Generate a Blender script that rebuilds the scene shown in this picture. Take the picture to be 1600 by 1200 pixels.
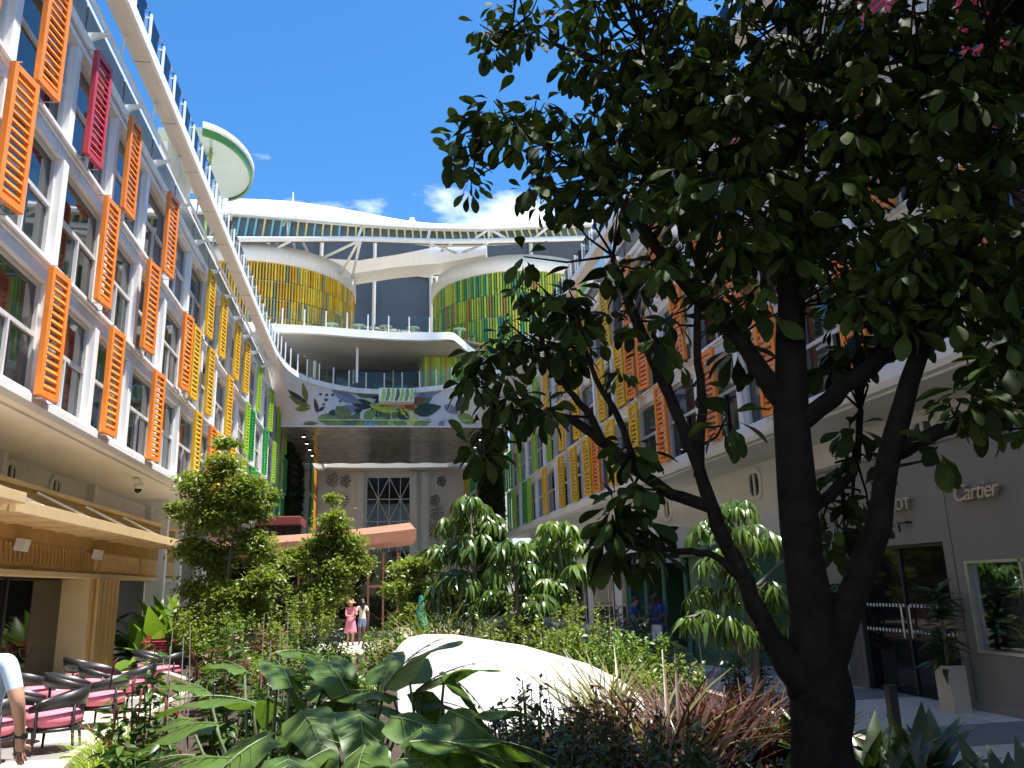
import bpy, bmesh, math, random
import numpy as np
from mathutils import Vector, Matrix, Euler
for _o in list(bpy.data.objects): bpy.data.objects.remove(_o)
scn = bpy.context.scene
col = scn.collection
rad = math.radians

# ---------------------------------------------------------------- camera
CAM = Vector((0, 0, 1.9)); F = 1250.0
PITCH, YAW, ROLL = rad(14.16), rad(9.88), -0.03
fwd = Vector((math.sin(YAW)*math.cos(PITCH), math.cos(YAW)*math.cos(PITCH), math.sin(PITCH)))
_r = Vector((math.cos(YAW), -math.sin(YAW), 0)); _u = _r.cross(fwd)
cr = math.cos(ROLL)*_r + math.sin(ROLL)*_u
cu = math.cos(ROLL)*_u - math.sin(ROLL)*_r
cd = bpy.data.cameras.new('camera'); cam = bpy.data.objects.new('camera', cd); col.objects.link(cam)
cd.sensor_width = 36; cd.lens = F*36/1600; cd.clip_end = 2000; cd.clip_start = 0.05
cam.matrix_world = Matrix((( cr.x, cu.x, -fwd.x, CAM.x), (cr.y, cu.y, -fwd.y, CAM.y), (cr.z, cu.z, -fwd.z, CAM.z), (0, 0, 0, 1)))
scn.camera = cam
def at(px, py, y=None, z=None, x=None):
    """where a sight line of the survey photo meets the plane y / z / x = const (metres)"""
    d = cr*((px-800)/F) - cu*((py-600)/F) + fwd
    t = y/d.y if y is not None else (z-CAM.z)/d.z if z is not None else x/d.x
    return CAM + d*t

# ---------------------------------------------------------------- sky, sun, exposure
SUN = Vector((0.275, -0.11, 0.956)).normalized()
w = bpy.data.worlds.new('World'); scn.world = w; w.use_nodes = True
nt = w.node_tree; nt.nodes.clear()
out = nt.nodes.new('ShaderNodeOutputWorld'); bg = nt.nodes.new('ShaderNodeBackground')
sky = nt.nodes.new('ShaderNodeTexSky'); sky.sky_type = 'NISHITA'; sky.sun_disc = False
sky.sun_elevation = math.asin(SUN.z); sky.sun_rotation = math.atan2(SUN.x, SUN.y)
sky.air_density = 1.0; sky.dust_density = 0.3; sky.ozone_density = 3.0
tc = nt.nodes.new('ShaderNodeTexCoord')
mp = nt.nodes.new('ShaderNodeMapping'); mp.inputs['Scale'].default_value = (2.2, 2.2, 5.0); mp.inputs['Location'].default_value = (2.2, 0.35, -1.14)
nz = nt.nodes.new('ShaderNodeTexNoise'); nz.inputs['Scale'].default_value = 1.6; nz.inputs['Detail'].default_value = 7; nz.inputs['Roughness'].default_value = 0.55
rp = nt.nodes.new('ShaderNodeValToRGB'); rp.color_ramp.elements[0].position = 0.615; rp.color_ramp.elements[1].position = 0.78
mx = nt.nodes.new('ShaderNodeMixRGB'); mx.inputs[2].default_value = (9.5, 9.8, 10.2, 1)
hs = nt.nodes.new('ShaderNodeHueSaturation'); hs.inputs['Saturation'].default_value = 1.3
L = nt.links.new
L(tc.outputs['Generated'], mp.inputs[0]); L(mp.outputs[0], nz.inputs[0]); L(nz.outputs[0], rp.inputs[0])
L(rp.outputs[0], mx.inputs[0]); L(sky.outputs[0], hs.inputs['Color']); L(hs.outputs[0], mx.inputs[1]); L(mx.outputs[0], bg.inputs[0]); L(bg.outputs[0], out.inputs[0])
bg.inputs[1].default_value = 0.10
sl = bpy.data.lights.new('sun', 'SUN'); sl.energy = 5.0; sl.angle = rad(0.53); sl.color = (1.0, 0.955, 0.88)
so = bpy.data.objects.new('sun', sl); col.objects.link(so); so.location = (6, -4, 40)
so.rotation_euler = SUN.to_track_quat('Z', 'Y').to_euler()
vs = scn.view_settings; vs.view_transform = 'Standard'; vs.look = 'None'; vs.exposure = 1.35; vs.gamma = 1.0; vs.use_curve_mapping = False
scn.cycles.max_bounces = 8; scn.cycles.transparent_max_bounces = 12

# ---------------------------------------------------------------- helpers
WM = {}
RNG = random.Random(11)
NPR = np.random.default_rng(5)

class MB:
    def __init__(s): s.v = []; s.f = []; s.m = []; s.cm = 0
    def add(s, vs, fs):
        n = len(s.v); s.v += [tuple(p) for p in vs]
        for f in fs: s.f.append(tuple(n+i for i in f)); s.m.append(s.cm)
        return s
    def box(s, x0, x1, y0, y1, z0, z1, M=None):
        if x0 > x1: x0, x1 = x1, x0
        p = [Vector((x, y, z)) for z in (z0, z1) for y in (y0, y1) for x in (x0, x1)]
        if M is not None: p = [M @ q for q in p]
        return s.add(p, [(0,2,3,1), (4,5,7,6), (0,1,5,4), (2,6,7,3), (0,4,6,2), (1,3,7,5)])
    def bbox(s, x0, x1, y0, y1, z0, z1, b=0.01, M=None):
        """box with chamfered edges"""
        bm = bmesh.new(); bmesh.ops.create_cube(bm, size=1)
        for v in bm.verts: v.co = Vector(((x0+x1)/2+v.co.x*(x1-x0), (y0+y1)/2+v.co.y*(y1-y0), (z0+z1)/2+v.co.z*(z1-z0)))
        bmesh.ops.bevel(bm, geom=bm.edges[:], offset=b, segments=2, affect='EDGES', profile=0.6)
        bm.verts.index_update()
        s.add([M @ v.co if M is not None else v.co.copy() for v in bm.verts], [[v.index for v in f.verts] for f in bm.faces]); bm.free()
        return s
    def prism(s, pts, ext):
        n = len(pts); e = Vector(ext); a = [Vector(p) for p in pts]
        return s.add(a+[p+e for p in a], [tuple(range(n))[::-1], tuple(range(n, 2*n))]+[(i, (i+1) % n, n+(i+1) % n, n+i) for i in range(n)])
    def tube(s, pts, r, n=6, cap=True):
        pts = [Vector(p) for p in pts]; k = len(pts)
        rr = list(r) if hasattr(r, '__len__') else [r]*k
        vs = []; prev = None
        for i, p in enumerate(pts):
            t = (pts[min(i+1, k-1)]-pts[max(i-1, 0)])
            t = t.normalized() if t.length > 1e-9 else Vector((0, 0, 1))
            if prev is None:
                a = Vector((1, 0, 0)) if abs(t.x) < .9 else Vector((0, 1, 0)); u = t.cross(a).normalized()
            else: u = (prev-t*prev.dot(t)).normalized()
            prev = u; v = t.cross(u)
            vs += [p+(u*math.cos(2*math.pi*j/n)+v*math.sin(2*math.pi*j/n))*rr[i] for j in range(n)]
        fs = [(i*n+j, i*n+(j+1) % n, (i+1)*n+(j+1) % n, (i+1)*n+j) for i in range(k-1) for j in range(n)]
        if cap: fs += [tuple(range(n))[::-1], tuple(range((k-1)*n, k*n))]
        return s.add(vs, fs)
    def lathe(s, c, prof, n=24, a0=0, a1=2*math.pi, cap=False):
        c = Vector(c); full = abs(a1-a0-2*math.pi) < 1e-6; m = n if full else n+1; k = len(prof)
        vs = [c+Vector((r*math.cos(a0+(a1-a0)*j/n), r*math.sin(a0+(a1-a0)*j/n), z)) for r, z in prof for j in range(m)]
        fs = [(i*m+j, i*m+(j+1) % m, (i+1)*m+(j+1) % m, (i+1)*m+j) for i in range(k-1) for j in range(n)]
        return s.add(vs, fs)
    def grid(s, fn, nu, nv):
        vs = [fn(i/nu, j/nv) for i in range(nu+1) for j in range(nv+1)]
        return s.add(vs, [(i*(nv+1)+j, (i+1)*(nv+1)+j, (i+1)*(nv+1)+j+1, i*(nv+1)+j+1) for i in range(nu) for j in range(nv)])
    def mesh(s, name, mats, smooth=False, inv=None):
        me = bpy.data.meshes.new(name)
        vs = s.v if inv is None else [tuple(inv @ Vector(p)) for p in s.v]
        me.from_pydata(vs, [], s.f)
        for m in (mats if isinstance(mats, (list, tuple)) else [mats]): me.materials.append(m)
        if s.cm or any(s.m): me.polygons.foreach_set('material_index', s.m)
        if smooth: me.polygons.foreach_set('use_smooth', [True]*len(me.polygons))
        me.update(); return me
    def build(s, name, mats, parent=None, smooth=False, loc=None):
        if parent is not None: W = WM[parent]
        else: W = Matrix.Translation(Vector(loc) if loc is not None else Vector((0, 0, 0)))
        me = s.mesh(name, mats, smooth, W.inverted() if W != Matrix.Identity(4) else None)
        o = bpy.data.objects.new(name, me); col.objects.link(o)
        if parent is not None: o.parent = parent
        else: o.matrix_world = W
        WM[o] = W; return o

def link(name, me, parent=None, W=Matrix.Identity(4)):
    """one more object on shared mesh data, at world matrix W"""
    o = bpy.data.objects.new(name, me); col.objects.link(o)
    if parent is not None: o.parent = parent; o.matrix_basis = WM[parent].inverted() @ W
    else: o.matrix_basis = W
    WM[o] = W.copy(); return o
def tag(o, label, cat, group=None):
    o['label'] = label; o['category'] = cat; o['kind'] = 'thing'
    if group: o['group'] = group
    return o
def struct(o): o['kind'] = 'structure'; return o
def stuff(o, label=None, cat=None):
    o['kind'] = 'stuff'
    if label: o['label'] = label; o['category'] = cat
    return o
def thing(name, label, cat, loc=(0, 0, 0), group=None, rz=0):
    o = bpy.data.objects.new(name, None); col.objects.link(o); o.empty_display_size = 0.2
    W = Matrix.Translation(Vector(loc)) @ Matrix.Rotation(rz, 4, 'Z'); o.matrix_world = W; WM[o] = W
    return tag(o, label, cat, group)
def copy_tree(o, W, parent=None):
    """a copy of a thing with copies of its parts and sub-parts"""
    c = o.copy(); col.objects.link(c)
    if parent is None: c.matrix_basis = W; WM[c] = W
    else: c.parent = parent; WM[c] = WM[parent] @ c.matrix_basis
    for ch in [k for k in bpy.data.objects if k.parent == o]: copy_tree(ch, None, c)
    return c
T = Matrix.Translation
def RZ(a): return Matrix.Rotation(a, 4, 'Z')

# ---------------------------------------------------------------- materials
def pm(name, c, rough=0.6, var=0.12, scale=2.0, bump=0.0, bscale=30.0, metal=0.0, spec=0.5, rnd=0.0, dirt=0.0, coat=0.0):
    m = bpy.data.materials.new(name); m.use_nodes = True; t = m.node_tree; b = t.nodes['Principled BSDF']
    b.inputs['Roughness'].default_value = rough; b.inputs['Metallic'].default_value = metal; b.inputs['Specular IOR Level'].default_value = spec
    if coat: b.inputs['Coat Weight'].default_value = coat; b.inputs['Coat Roughness'].default_value = 0.15
    g = t.nodes.new('ShaderNodeNewGeometry')
    n = t.nodes.new('ShaderNodeTexNoise'); n.inputs['Scale'].default_value = scale; n.inputs['Detail'].default_value = 5; n.inputs['Roughness'].default_value = .6
    t.links.new(g.outputs['Position'], n.inputs['Vector'])
    r = t.nodes.new('ShaderNodeMapRange'); r.inputs[1].default_value = 0.3; r.inputs[2].default_value = 0.7; r.inputs[3].default_value = 1-var; r.inputs[4].default_value = 1+var
    t.links.new(n.outputs[0], r.inputs[0])
    fac = r.outputs[0]
    if rnd:
        oi = t.nodes.new('ShaderNodeObjectInfo'); r2 = t.nodes.new('ShaderNodeMapRange'); r2.inputs[3].default_value = 1-rnd; r2.inputs[4].default_value = 1+rnd
        t.links.new(oi.outputs['Random'], r2.inputs[0]); mu = t.nodes.new('ShaderNodeMath'); mu.operation = 'MULTIPLY'
        t.links.new(fac, mu.inputs[0]); t.links.new(r2.outputs[0], mu.inputs[1]); fac = mu.outputs[0]
    if dirt:   # rain streaks: noise stretched along z
        mpn = t.nodes.new('ShaderNodeMapping'); mpn.inputs['Scale'].default_value = (5, 5, 0.35)
        n2 = t.nodes.new('ShaderNodeTexNoise'); n2.inputs['Scale'].default_value = 1.3; n2.inputs['Detail'].default_value = 6
        t.links.new(g.outputs['Position'], mpn.inputs[0]); t.links.new(mpn.outputs[0], n2.inputs['Vector'])
        r3 = t.nodes.new('ShaderNodeMapRange'); r3.inputs[1].default_value = .5; r3.inputs[2].default_value = .75; r3.inputs[3].default_value = 1; r3.inputs[4].default_value = 1-dirt
        t.links.new(n2.outputs[0], r3.inputs[0]); mu = t.nodes.new('ShaderNodeMath'); mu.operation = 'MULTIPLY'
        t.links.new(fac, mu.inputs[0]); t.links.new(r3.outputs[0], mu.inputs[1]); fac = mu.outputs[0]
    v = t.nodes.new('ShaderNodeVectorMath'); v.operation = 'SCALE'; v.inputs[0].default_value = c
    t.links.new(fac, v.inputs['Scale']); t.links.new(v.outputs[0], b.inputs['Base Color'])
    if bump:
        nb = t.nodes.new('ShaderNodeTexNoise'); nb.inputs['Scale'].default_value = bscale; nb.inputs['Detail'].default_value = 4
        t.links.new(g.outputs['Position'], nb.inputs['Vector'])
        bp = t.nodes.new('ShaderNodeBump'); bp.inputs['Strength'].default_value = bump; bp.inputs['Distance'].default_value = 0.02
        t.links.new(nb.outputs[0], bp.inputs['Height']); t.links.new(bp.outputs[0], b.inputs['Normal'])
    return m

def leaf_mat(name, c, c2, trans=0.25, rough=0.38, spec=0.5):
    """leaf: two hues mixed by the per-leaf attribute, some light through the blade"""
    m = bpy.data.materials.new(name); m.use_nodes = True; t = m.node_tree; b = t.nodes['Principled BSDF']; o = t.nodes['Material Output']
    a = t.nodes.new('ShaderNodeAttribute'); a.attribute_name = 'leaf'
    oi = t.nodes.new('ShaderNodeObjectInfo')
    ad = t.nodes.new('ShaderNodeMath'); ad.operation = 'ADD'; t.links.new(a.outputs['Fac'], ad.inputs[0])
    ml = t.nodes.new('ShaderNodeMath'); ml.operation = 'MULTIPLY'; ml.inputs[1].default_value = 0.35; t.links.new(oi.outputs['Random'], ml.inputs[0]); t.links.new(ml.outputs[0], ad.inputs[1])
    mxx = t.nodes.new('ShaderNodeMixRGB'); mxx.inputs[1].default_value = (*c, 1); mxx.inputs[2].default_value = (*c2, 1); t.links.new(ad.outputs[0], mxx.inputs[0]); mxx.use_clamp = True
    g = t.nodes.new('ShaderNodeNewGeometry'); n = t.nodes.new('ShaderNodeTexNoise'); n.inputs['Scale'].default_value = 25; t.links.new(g.outputs['Position'], n.inputs['Vector'])
    r = t.nodes.new('ShaderNodeMapRange'); r.inputs[3].default_value = .75; r.inputs[4].default_value = 1.25; t.links.new(n.outputs[0], r.inputs[0])
    v = t.nodes.new('ShaderNodeVectorMath'); v.operation = 'SCALE'; t.links.new(mxx.outputs[0], v.inputs[0]); t.links.new(r.outputs[0], v.inputs['Scale'])
    t.links.new(v.outputs[0], b.inputs['Base Color']); b.inputs['Roughness'].default_value = rough; b.inputs['Specular IOR Level'].default_value = spec
    tr = t.nodes.new('ShaderNodeBsdfTranslucent'); hv = t.nodes.new('ShaderNodeVectorMath'); hv.operation = 'MULTIPLY'; hv.inputs[1].default_value = (1.5, 1.5, .6)
    t.links.new(v.outputs[0], hv.inputs[0]); t.links.new(hv.outputs[0], tr.inputs['Color'])
    ms = t.nodes.new('ShaderNodeMixShader'); ms.inputs[0].default_value = trans
    t.links.new(b.outputs[0], ms.inputs[1]); t.links.new(tr.outputs[0], ms.inputs[2]); t.links.new(ms.outputs[0], o.inputs[0])
    return m
def glass_mat(name, tint=(.8, .9, .9), refl=0.12, opac=0.15):
    m = bpy.data.materials.new(name); m.use_nodes = True; t = m.node_tree; o = t.nodes['Material Output']; t.nodes.remove(t.nodes['Principled BSDF'])
    tr = t.nodes.new('ShaderNodeBsdfTransparent'); tr.inputs[0].default_value = (*tint, 1)
    gl = t.nodes.new('ShaderNodeBsdfGlossy'); gl.inputs['Roughness'].default_value = 0.02; gl.inputs[0].default_value = (.9, .95, 1, 1)
    lw = t.nodes.new('ShaderNodeFresnel'); lw.inputs[0].default_value = 1.28
    ad = t.nodes.new('ShaderNodeMath'); ad.inputs[1].default_value = refl; ad.use_clamp = True; t.links.new(lw.outputs[0], ad.inputs[0])
    ms = t.nodes.new('ShaderNodeMixShader'); t.links.new(ad.outputs[0], ms.inputs[0]); t.links.new(tr.outputs[0], ms.inputs[1]); t.links.new(gl.outputs[0], ms.inputs[2]); t.links.new(ms.outputs[0], o.inputs[0])
    return m

M = {}
M['white'] = pm('white_paint', (.78, .76, .72), .45, .04, .6, dirt=.10)
M['white2'] = pm('white_trim', (.82, .81, .79), .45, .04, 1.5, dirt=.10)
M['cream'] = pm('cream_panel', (.68, .62, .54), .5, .05, .8, dirt=.08)
M['soffit'] = pm('soffit_paint', (.80, .785, .74), .5, .04, .7)
M['frame'] = pm('window_frame', (.62, .61, .59), .4, .05, 3)
M['dark'] = pm('dark_seal', (.02, .02, .022), .5, .2, 3)
M['pane'] = pm('window_pane', (.016, .020, .022), .025, .5, .9, spec=1.0, rnd=.5)
M['steel'] = pm('brushed_steel', (.55, .55, .54), .3, .05, 5, metal=.8)
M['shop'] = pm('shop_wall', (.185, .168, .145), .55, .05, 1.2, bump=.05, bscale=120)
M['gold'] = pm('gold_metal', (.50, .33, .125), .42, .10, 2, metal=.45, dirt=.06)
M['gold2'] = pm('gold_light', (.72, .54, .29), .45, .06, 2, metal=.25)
M['blackglass'] = pm('black_glass', (.006, .006, .007), .04, .2, 2, spec=.35)
M['greyglass'] = pm('grey_glass', (.05, .065, .08), .25, .12, .35, spec=.6)
M['railglass'] = glass_mat('rail_glass', (.93, .97, .97), .0)
M['clear'] = glass_mat('clear_glass', (.75, .8, .82), .04)
for k, c in dict(orange=(.85, .24, .03), yellow=(.74, .42, .012), pink=(.52, .045, .065), lime=(.30, .50, .03), green=(.012, .30, .05)).items():
    M[k] = pm(k+'_shutter_paint', c, .48, .08, 3, rnd=.13, dirt=.14)
# ---------------------------------------------------------------- ground, paving, planting bed
def paving(col_, name, var): return pm(name, col_, .55, var, 1.5, bump=.12, bscale=60, rnd=.06)
M['pave'] = paving((.50, .445, .365), 'paving_beige', .06); M['pave2'] = paving((.20, .19, .18), 'paving_grey', .08); M['pave3'] = paving((.60, .55, .475), 'paving_pale', .05)
M['ground'] = pm('paving_joint', (.22, .20, .17), .8, .15, 2, bump=.1)
M['soil'] = pm('soil', (.035, .022, .014), .9, .4, 4, bump=.8, bscale=25)
g = struct(MB().box(-140, 140, -60, 220, -0.3, 0).build('ground', M['ground']))
slabm = {}
def slab_mesh(lx, ly, m):
    k = (round(lx, 2), round(ly, 2), m)
    if k not in slabm: slabm[k] = MB().bbox(-lx/2, lx/2, -ly/2, ly/2, 0, .012, .004).mesh('paving_slab', M[m])
    return slabm[k]
for i in range(7):            # terrace by the cafe: long slabs, a grey band every third course
    for j in range(13):
        lx, ly = .62, 1.18
        m = 'pave2' if (j % 4 == 2) else ('pave3' if (i+j) % 5 == 0 else 'pave')
        x = -7.0+i*.63; y = 9.6+j*1.2
        if x > -3.0 and y < 20: continue
        link('paving_slab', slab_mesh(lx, ly, m), g, T((x, y, 0)))
for i in range(6):            # walk in front of the shops
    for j in range(12):
        m = 'pave2' if (j % 3 == 1) else ('pave3' if (i*2+j) % 5 == 0 else 'pave')
        link('paving_slab', slab_mesh(.66, 1.18, m), g, T((4.95+i*.67, 4.5+j*1.2, 0)))
for i in range(5):
    for j in range(8): link('paving_slab', slab_mesh(1.16, 1.18, 'pave3' if (i+j) % 3 else 'pave'), g, T((-2.9+i*1.18, 27.6+j*1.2, 0)))
bed = [(-1.95, 1.2), (4.5, 1.2), (4.5, 15.5), (5.6, 18), (5.6, 26), (2.2, 26.6), (.6, 23.5), (-.4, 20.5), (-2.2, 24), (-4.9, 25.5), (-5.2, 21.5), (-4.3, 18.6), (-2.9, 15.5), (-2.85, 9.0), (-2.6, 7.6), (-2.0, 7.0)]
so_ = struct(MB().prism([(x, y, 0.004) for x, y in bed], (0, 0, .28)).build('planting_bed', M['soil']))
kb = MB(); nB = len(bed)
for i in range(nB):
    a, b_ = Vector((*bed[i], 0)), Vector((*bed[(i+1) % nB], 0)); d = (b_-a).normalized(); nn = Vector((d.y, -d.x, 0))
    kb.prism([a+nn*.01, b_+nn*.01+d*.02, b_+nn*.13+d*.10, a+nn*.13-d*.10], (0, 0, .42))
M['kerb'] = pm('planter_kerb', (.56, .47, .36), .6, .06, 2, bump=.08)
kbo = tag(kb.build('planter_kerb', M['kerb']), 'low beige kerb running around the planting bed', 'kerb')

# ---------------------------------------------------------------- cabin buildings on both sides
PITCHZ = 2.55; ZB = 5.28; ROWS = 3; BAY = 2.57; WY = 1.05
def side(s, X, y_end, zs, name, label, shutters, roof_off):
    root = thing(name, label, 'building', (s*X, 30, 0))
    def bx(mb, o0, o1, y0, y1, z0, z1): return mb.box(s*(X-o0), s*(X-o1), y0, y1, z0, z1)
    yb0 = 7.45; nb = int((y_end-yb0)/BAY)
    # wall core behind everything, blind stretch beside and behind the viewer
    bx(MB(), -4, -.32, -30, y_end, 5.0, 13.4).build('wall', M['white'], root)
    bx(MB(), -.32, 0, -30, yb0-.2, 5.38, 13.05).build('wall', M['white'], root)
    for k in range(ROWS+1):       # deck bands between the window rows
        z0 = 5.0 if k == 0 else ZB+PITCHZ*(k-1)+2.26; z1 = ZB+PITCHZ*k+.10 if k < ROWS else 13.06
        b = MB(); bx(b, -.31, 0.0, yb0-.2, y_end, z0, z1); b.build('deck_band', M['white'], root)
        if k < ROWS:
            b = MB(); bx(b, .002, .10, yb0-.2, y_end, z1-.09, z1-.02); bx(b, .002, .045, yb0-.2, y_end, z1-.16, z1-.092); b.build('sill', M['white2'], root)
        else:
            b = MB(); bx(b, .002, .09, -30, y_end, 12.9, 13.08); bx(b, .002, .05, -30, y_end, 12.66, 12.72); b.build('cornice', M['white2'], root)
    # rounded lip of the lowest band
    b = MB(); pts = [(0.003, 5.40), (.16, 5.37), (.22, 5.28), (.22, zs+.1), (.16, zs), (0.003, zs-.01)]
    b.prism([(s*(X-o), -30, z) for o, z in pts], (0, y_end+30, 0)).build('lip', M['white'], root)
    b = MB(); bx(b, -3.6, .003, -30, y_end, zs-.05, 4.999); b.build('soffit', M['soffit'], root)
    # windows
    w0, wz = BAY-.24, 2.26-.10
    fm = MB()   # frame: local y along the wall, z up, x = outward
    for (a0, a1, c0, c1, d) in [(-w0/2, -w0/2+.07, 0, wz, .06), (w0/2-.07, w0/2, 0, wz, .06), (-w0/2+.07, w0/2-.07, wz-.07, wz, .06), (-w0/2+.07, w0/2-.07, 0, .07, .06), (-w0/2+.07, w0/2-.07, 1.12, 1.20, .05)]:
        fm.box(-.02, d, a0, a1, c0, c1)
    fm.box(-.02, .055, .05, .11, .07, 1.12)
    fmesh = fm.mesh('window', M['frame'])
    up = MB().box(-.03, 0, -w0/2+.05, w0/2-.05, 1.16, wz-.05).mesh('pane', M['pane']); lo = MB().box(-.03, 0, -w0/2+.05, w0/2-.05, .05, 1.16).mesh('pane', M['pane'])
    jam = MB().box(.0, .035, .11, .22, .07, 1.12).mesh('jamb', M['dark'])
    pil = MB().bbox(-.3, .035, -.12, .12, 0, wz-.002, .012).mesh('pilaster', M['white2'])
    flip = Matrix.Identity(4) if s < 0 else Matrix.Rotation(math.pi, 4, 'Z')
    for k in range(ROWS):
        z = ZB+PITCHZ*k+.101
        for i in range(nb+1):
            y = yb0+i*BAY
            if y < y_end: link('pilaster', pil, root, T((s*X, y, z)) @ flip)
            if i < nb and y+BAY < y_end+.2:
                wo = link('window', fmesh, root, T((s*(X+.16), y+BAY/2, z)) @ flip)
                link('pane', up, wo, T((s*(X+.165+RNG.uniform(0, .006)), y+BAY/2, z)) @ flip @ RZ(RNG.uniform(-.004, .004)))
                link('pane', lo, wo, T((s*(X+.165+RNG.uniform(0, .006)), y+BAY/2, z)) @ flip @ RZ(RNG.uniform(-.004, .004)))
                link('jamb', jam, wo, T((s*(X+.15), y+BAY/2, z)) @ flip)
    # shutters: frame with tilted slats
    W_, H_ = .68, 2.33
    def slat_mb(mb, j):
        Mx = T((.0, 0, .13+(H_-.26)*(j+.5)/14)) @ Matrix.Rotation(rad(-24 if s < 0 else 24), 4, 'Y'); return mb.box(-.022, .022, -W_/2+.075, W_/2-.075, -.047, .047, Mx)
    cache = {}
    def sh_mesh(c, full):
        if (c, full) not in cache:
            f = MB(); f.bbox(-.05, .05, -W_/2, -W_/2+.10, 0, H_, .006); f.bbox(-.05, .05, W_/2-.10, W_/2, 0, H_, .006)
            f.box(-.045, .045, -W_/2+.10, W_/2-.10, 0, .11); f.box(-.045, .045, -W_/2+.10, W_/2-.10, H_-.11, H_)
            if full:
                for j in range(14): slat_mb(f, j)
            cache[(c, full)] = f.mesh('shutter', M[c])
        return cache[(c, full)]
    sl1 = {}
    brk = MB().box(-.02, .02, -.012, .012, -.012, .012).mesh('bracket', M['white2'])
    n_near = 0
    arm = MB().box(.1, .36, -.25, -.23, -.06, -.045).mesh('hinge_arm', M['steel'])
    for (row, y, c) in sorted(shutters, key=lambda q: q[1]):
        z = ZB+PITCHZ*row+.02
        tilt = rad(RNG.uniform(3, 9))*(1 if s < 0 else -1)
        Wd = T((s*(X-.32), y, z)) @ RZ(-tilt)
        near = n_near < 21 and y > 7
        so2 = link('shutter', sh_mesh(c, not near), root, Wd)
        if near:
            n_near += 1
            for j in range(14):
                if (c, j) not in sl1: sl1[(c, j)] = slat_mb(MB(), j).mesh('slat', M[c])
                link('slat', sl1[(c, j)], so2, Wd)
        for dy, dz in ((0, 0), (.48, 0), (0, H_+.10), (.48, H_+.10)): link('hinge_arm', arm, so2, T((s*X, y+dy*s*-1 if s < 0 else y-dy, z+dz)) @ flip)
    # roof walk: brackets, glass band, carried ledge, balustrade
    yE = roof_off['y1']
    gl = MB().box(-.02, 0, -BAY/2+.05, BAY/2-.05, 13.12, 13.95).mesh('glass_band', M['greyglass']); 
    br = MB().prism([(0, -.03, 13.02), (0, -.03, 13.26), (.08, -.03, 13.28), (.42, -.03, 13.30), (.42, -.03, 13.25), (.20, -.03, 13.16)], (0, .06, 0)).mesh('bracket', M['white2'])
    fin = MB().prism([(.38, -.015, 13.37), (.47, -.015, 13.94), (.38, -.015, 13.94)], (0, .03, 0)).mesh('fin', M['white2'])
    y = yb0+.35-BAY*3
    while y < yE:
        link('bracket', br, root, T((s*X, y, 0)) @ flip)
        link('fin', fin, root, T((s*X, y+.9, 0)) @ flip)
        link('glass_band', gl, root, T((s*(X+.06), y+BAY/2, 0)) @ flip)
        y += BAY
    b = MB(); bx(b, .36, .42, -25, yE, 13.305, 13.36); b.build('rail', M['white2'], root)
    b = MB(); bx(b, .34, .74, -25, yE, 13.95, 14.06); b.build('ledge', M['cream'], root)
    y = 9.6
    while y < yE-1:
        b = MB(); bx(b, .34, .74, y, y+.014, 13.944, 13.9495); b.build('joint', M['dark'], root); y += BAY
    b = MB(); bx(b, .742, .81, -25, yE, 13.90, 14.19); b.build('fascia', M['white2'], root)
    b = MB(); bx(b, -3.9, -.08, -25, yE, 13.95, 14.09); b.build('roof_deck', M['white'], root)
    post = MB().box(-.025, .025, -.035, .035, 0, 1.02).box(-.10, -.025, -.012, .012, .93, .955).mesh('post', M['white2'])
    gp = MB().box(-.008, .008, -.55, .55, .05, 1.14).mesh('glass_panel', M['railglass'])
    y = 9.0
    while y < yE-1:
        link('post', post, root, T((s*(X-.70), y, 14.06)) @ flip)
        link('glass_panel', gp, root, T((s*(X-.64), y+.58, 14.06)) @ flip)
        y += 1.16
    return root
LS = [(2, y, c) for y, c in [(10.9, 'orange'), (13.26, 'orange'), (15.62, 'pink'), (17.97, 'orange'), (21.67, 'orange'), (27.3, 'yellow'), (29.7, 'yellow'), (32.86, 'yellow'), (35.4, 'yellow'), (39.4, 'lime'), (44.1, 'lime'), (48, 'lime'), (51.6, 'lime')]]
LS += [(1, y, c) for y, c in [(9.4, 'orange'), (12.45, 'orange'), (16.97, 'orange'), (20.4, 'orange'), (24.4, 'orange'), (25.6, 'yellow'), (27.97, 'yellow'), (31.8, 'yellow'), (36.4, 'lime'), (37.96, 'green'), (42.6, 'green'), (46.3, 'lime'), (49.3, 'lime'), (52.4, 'green')]]
LS += [(0, y, c) for y, c in [(10.8, 'orange'), (14.7, 'orange'), (18.09, 'orange'), (21.7, 'orange'), (26.6, 'yellow'), (29.0, 'orange'), (30.2, 'yellow'), (33.1, 'yellow'), (36, 'lime'), (38.6, 'green'), (40.3, 'green'), (43, 'green'), (46, 'lime'), (48.6, 'green'), (51.5, 'green')]]
RS = [(0, y, c) for y, c in [(9.2, 'orange'), (12.4, 'orange'), (15.6, 'orange'), (18.75, 'orange'), (22.3, 'orange'), (24.9, 'yellow'), (27.6, 'yellow'), (29.7, 'orange'), (31.0, 'yellow'), (33.24, 'yellow'), (35.7, 'yellow'), (39.35, 'yellow'), (43.6, 'lime'), (45.0, 'green'), (48.6, 'lime'), (50.5, 'green')]]
RS += [(1, y, c) for y, c in [(8.5, 'pink'), (11.2, 'orange'), (14, 'orange'), (16.9, 'orange'), (20.5, 'orange'), (23.6, 'orange'), (24.9, 'orange'), (26.1, 'yellow'), (28.5, 'yellow'), (32.4, 'yellow'), (35.3, 'yellow'), (38.1, 'lime'), (41.7, 'lime'), (46.5, 'lime'), (49.7, 'green'), (51.5, 'green')]]
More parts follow.
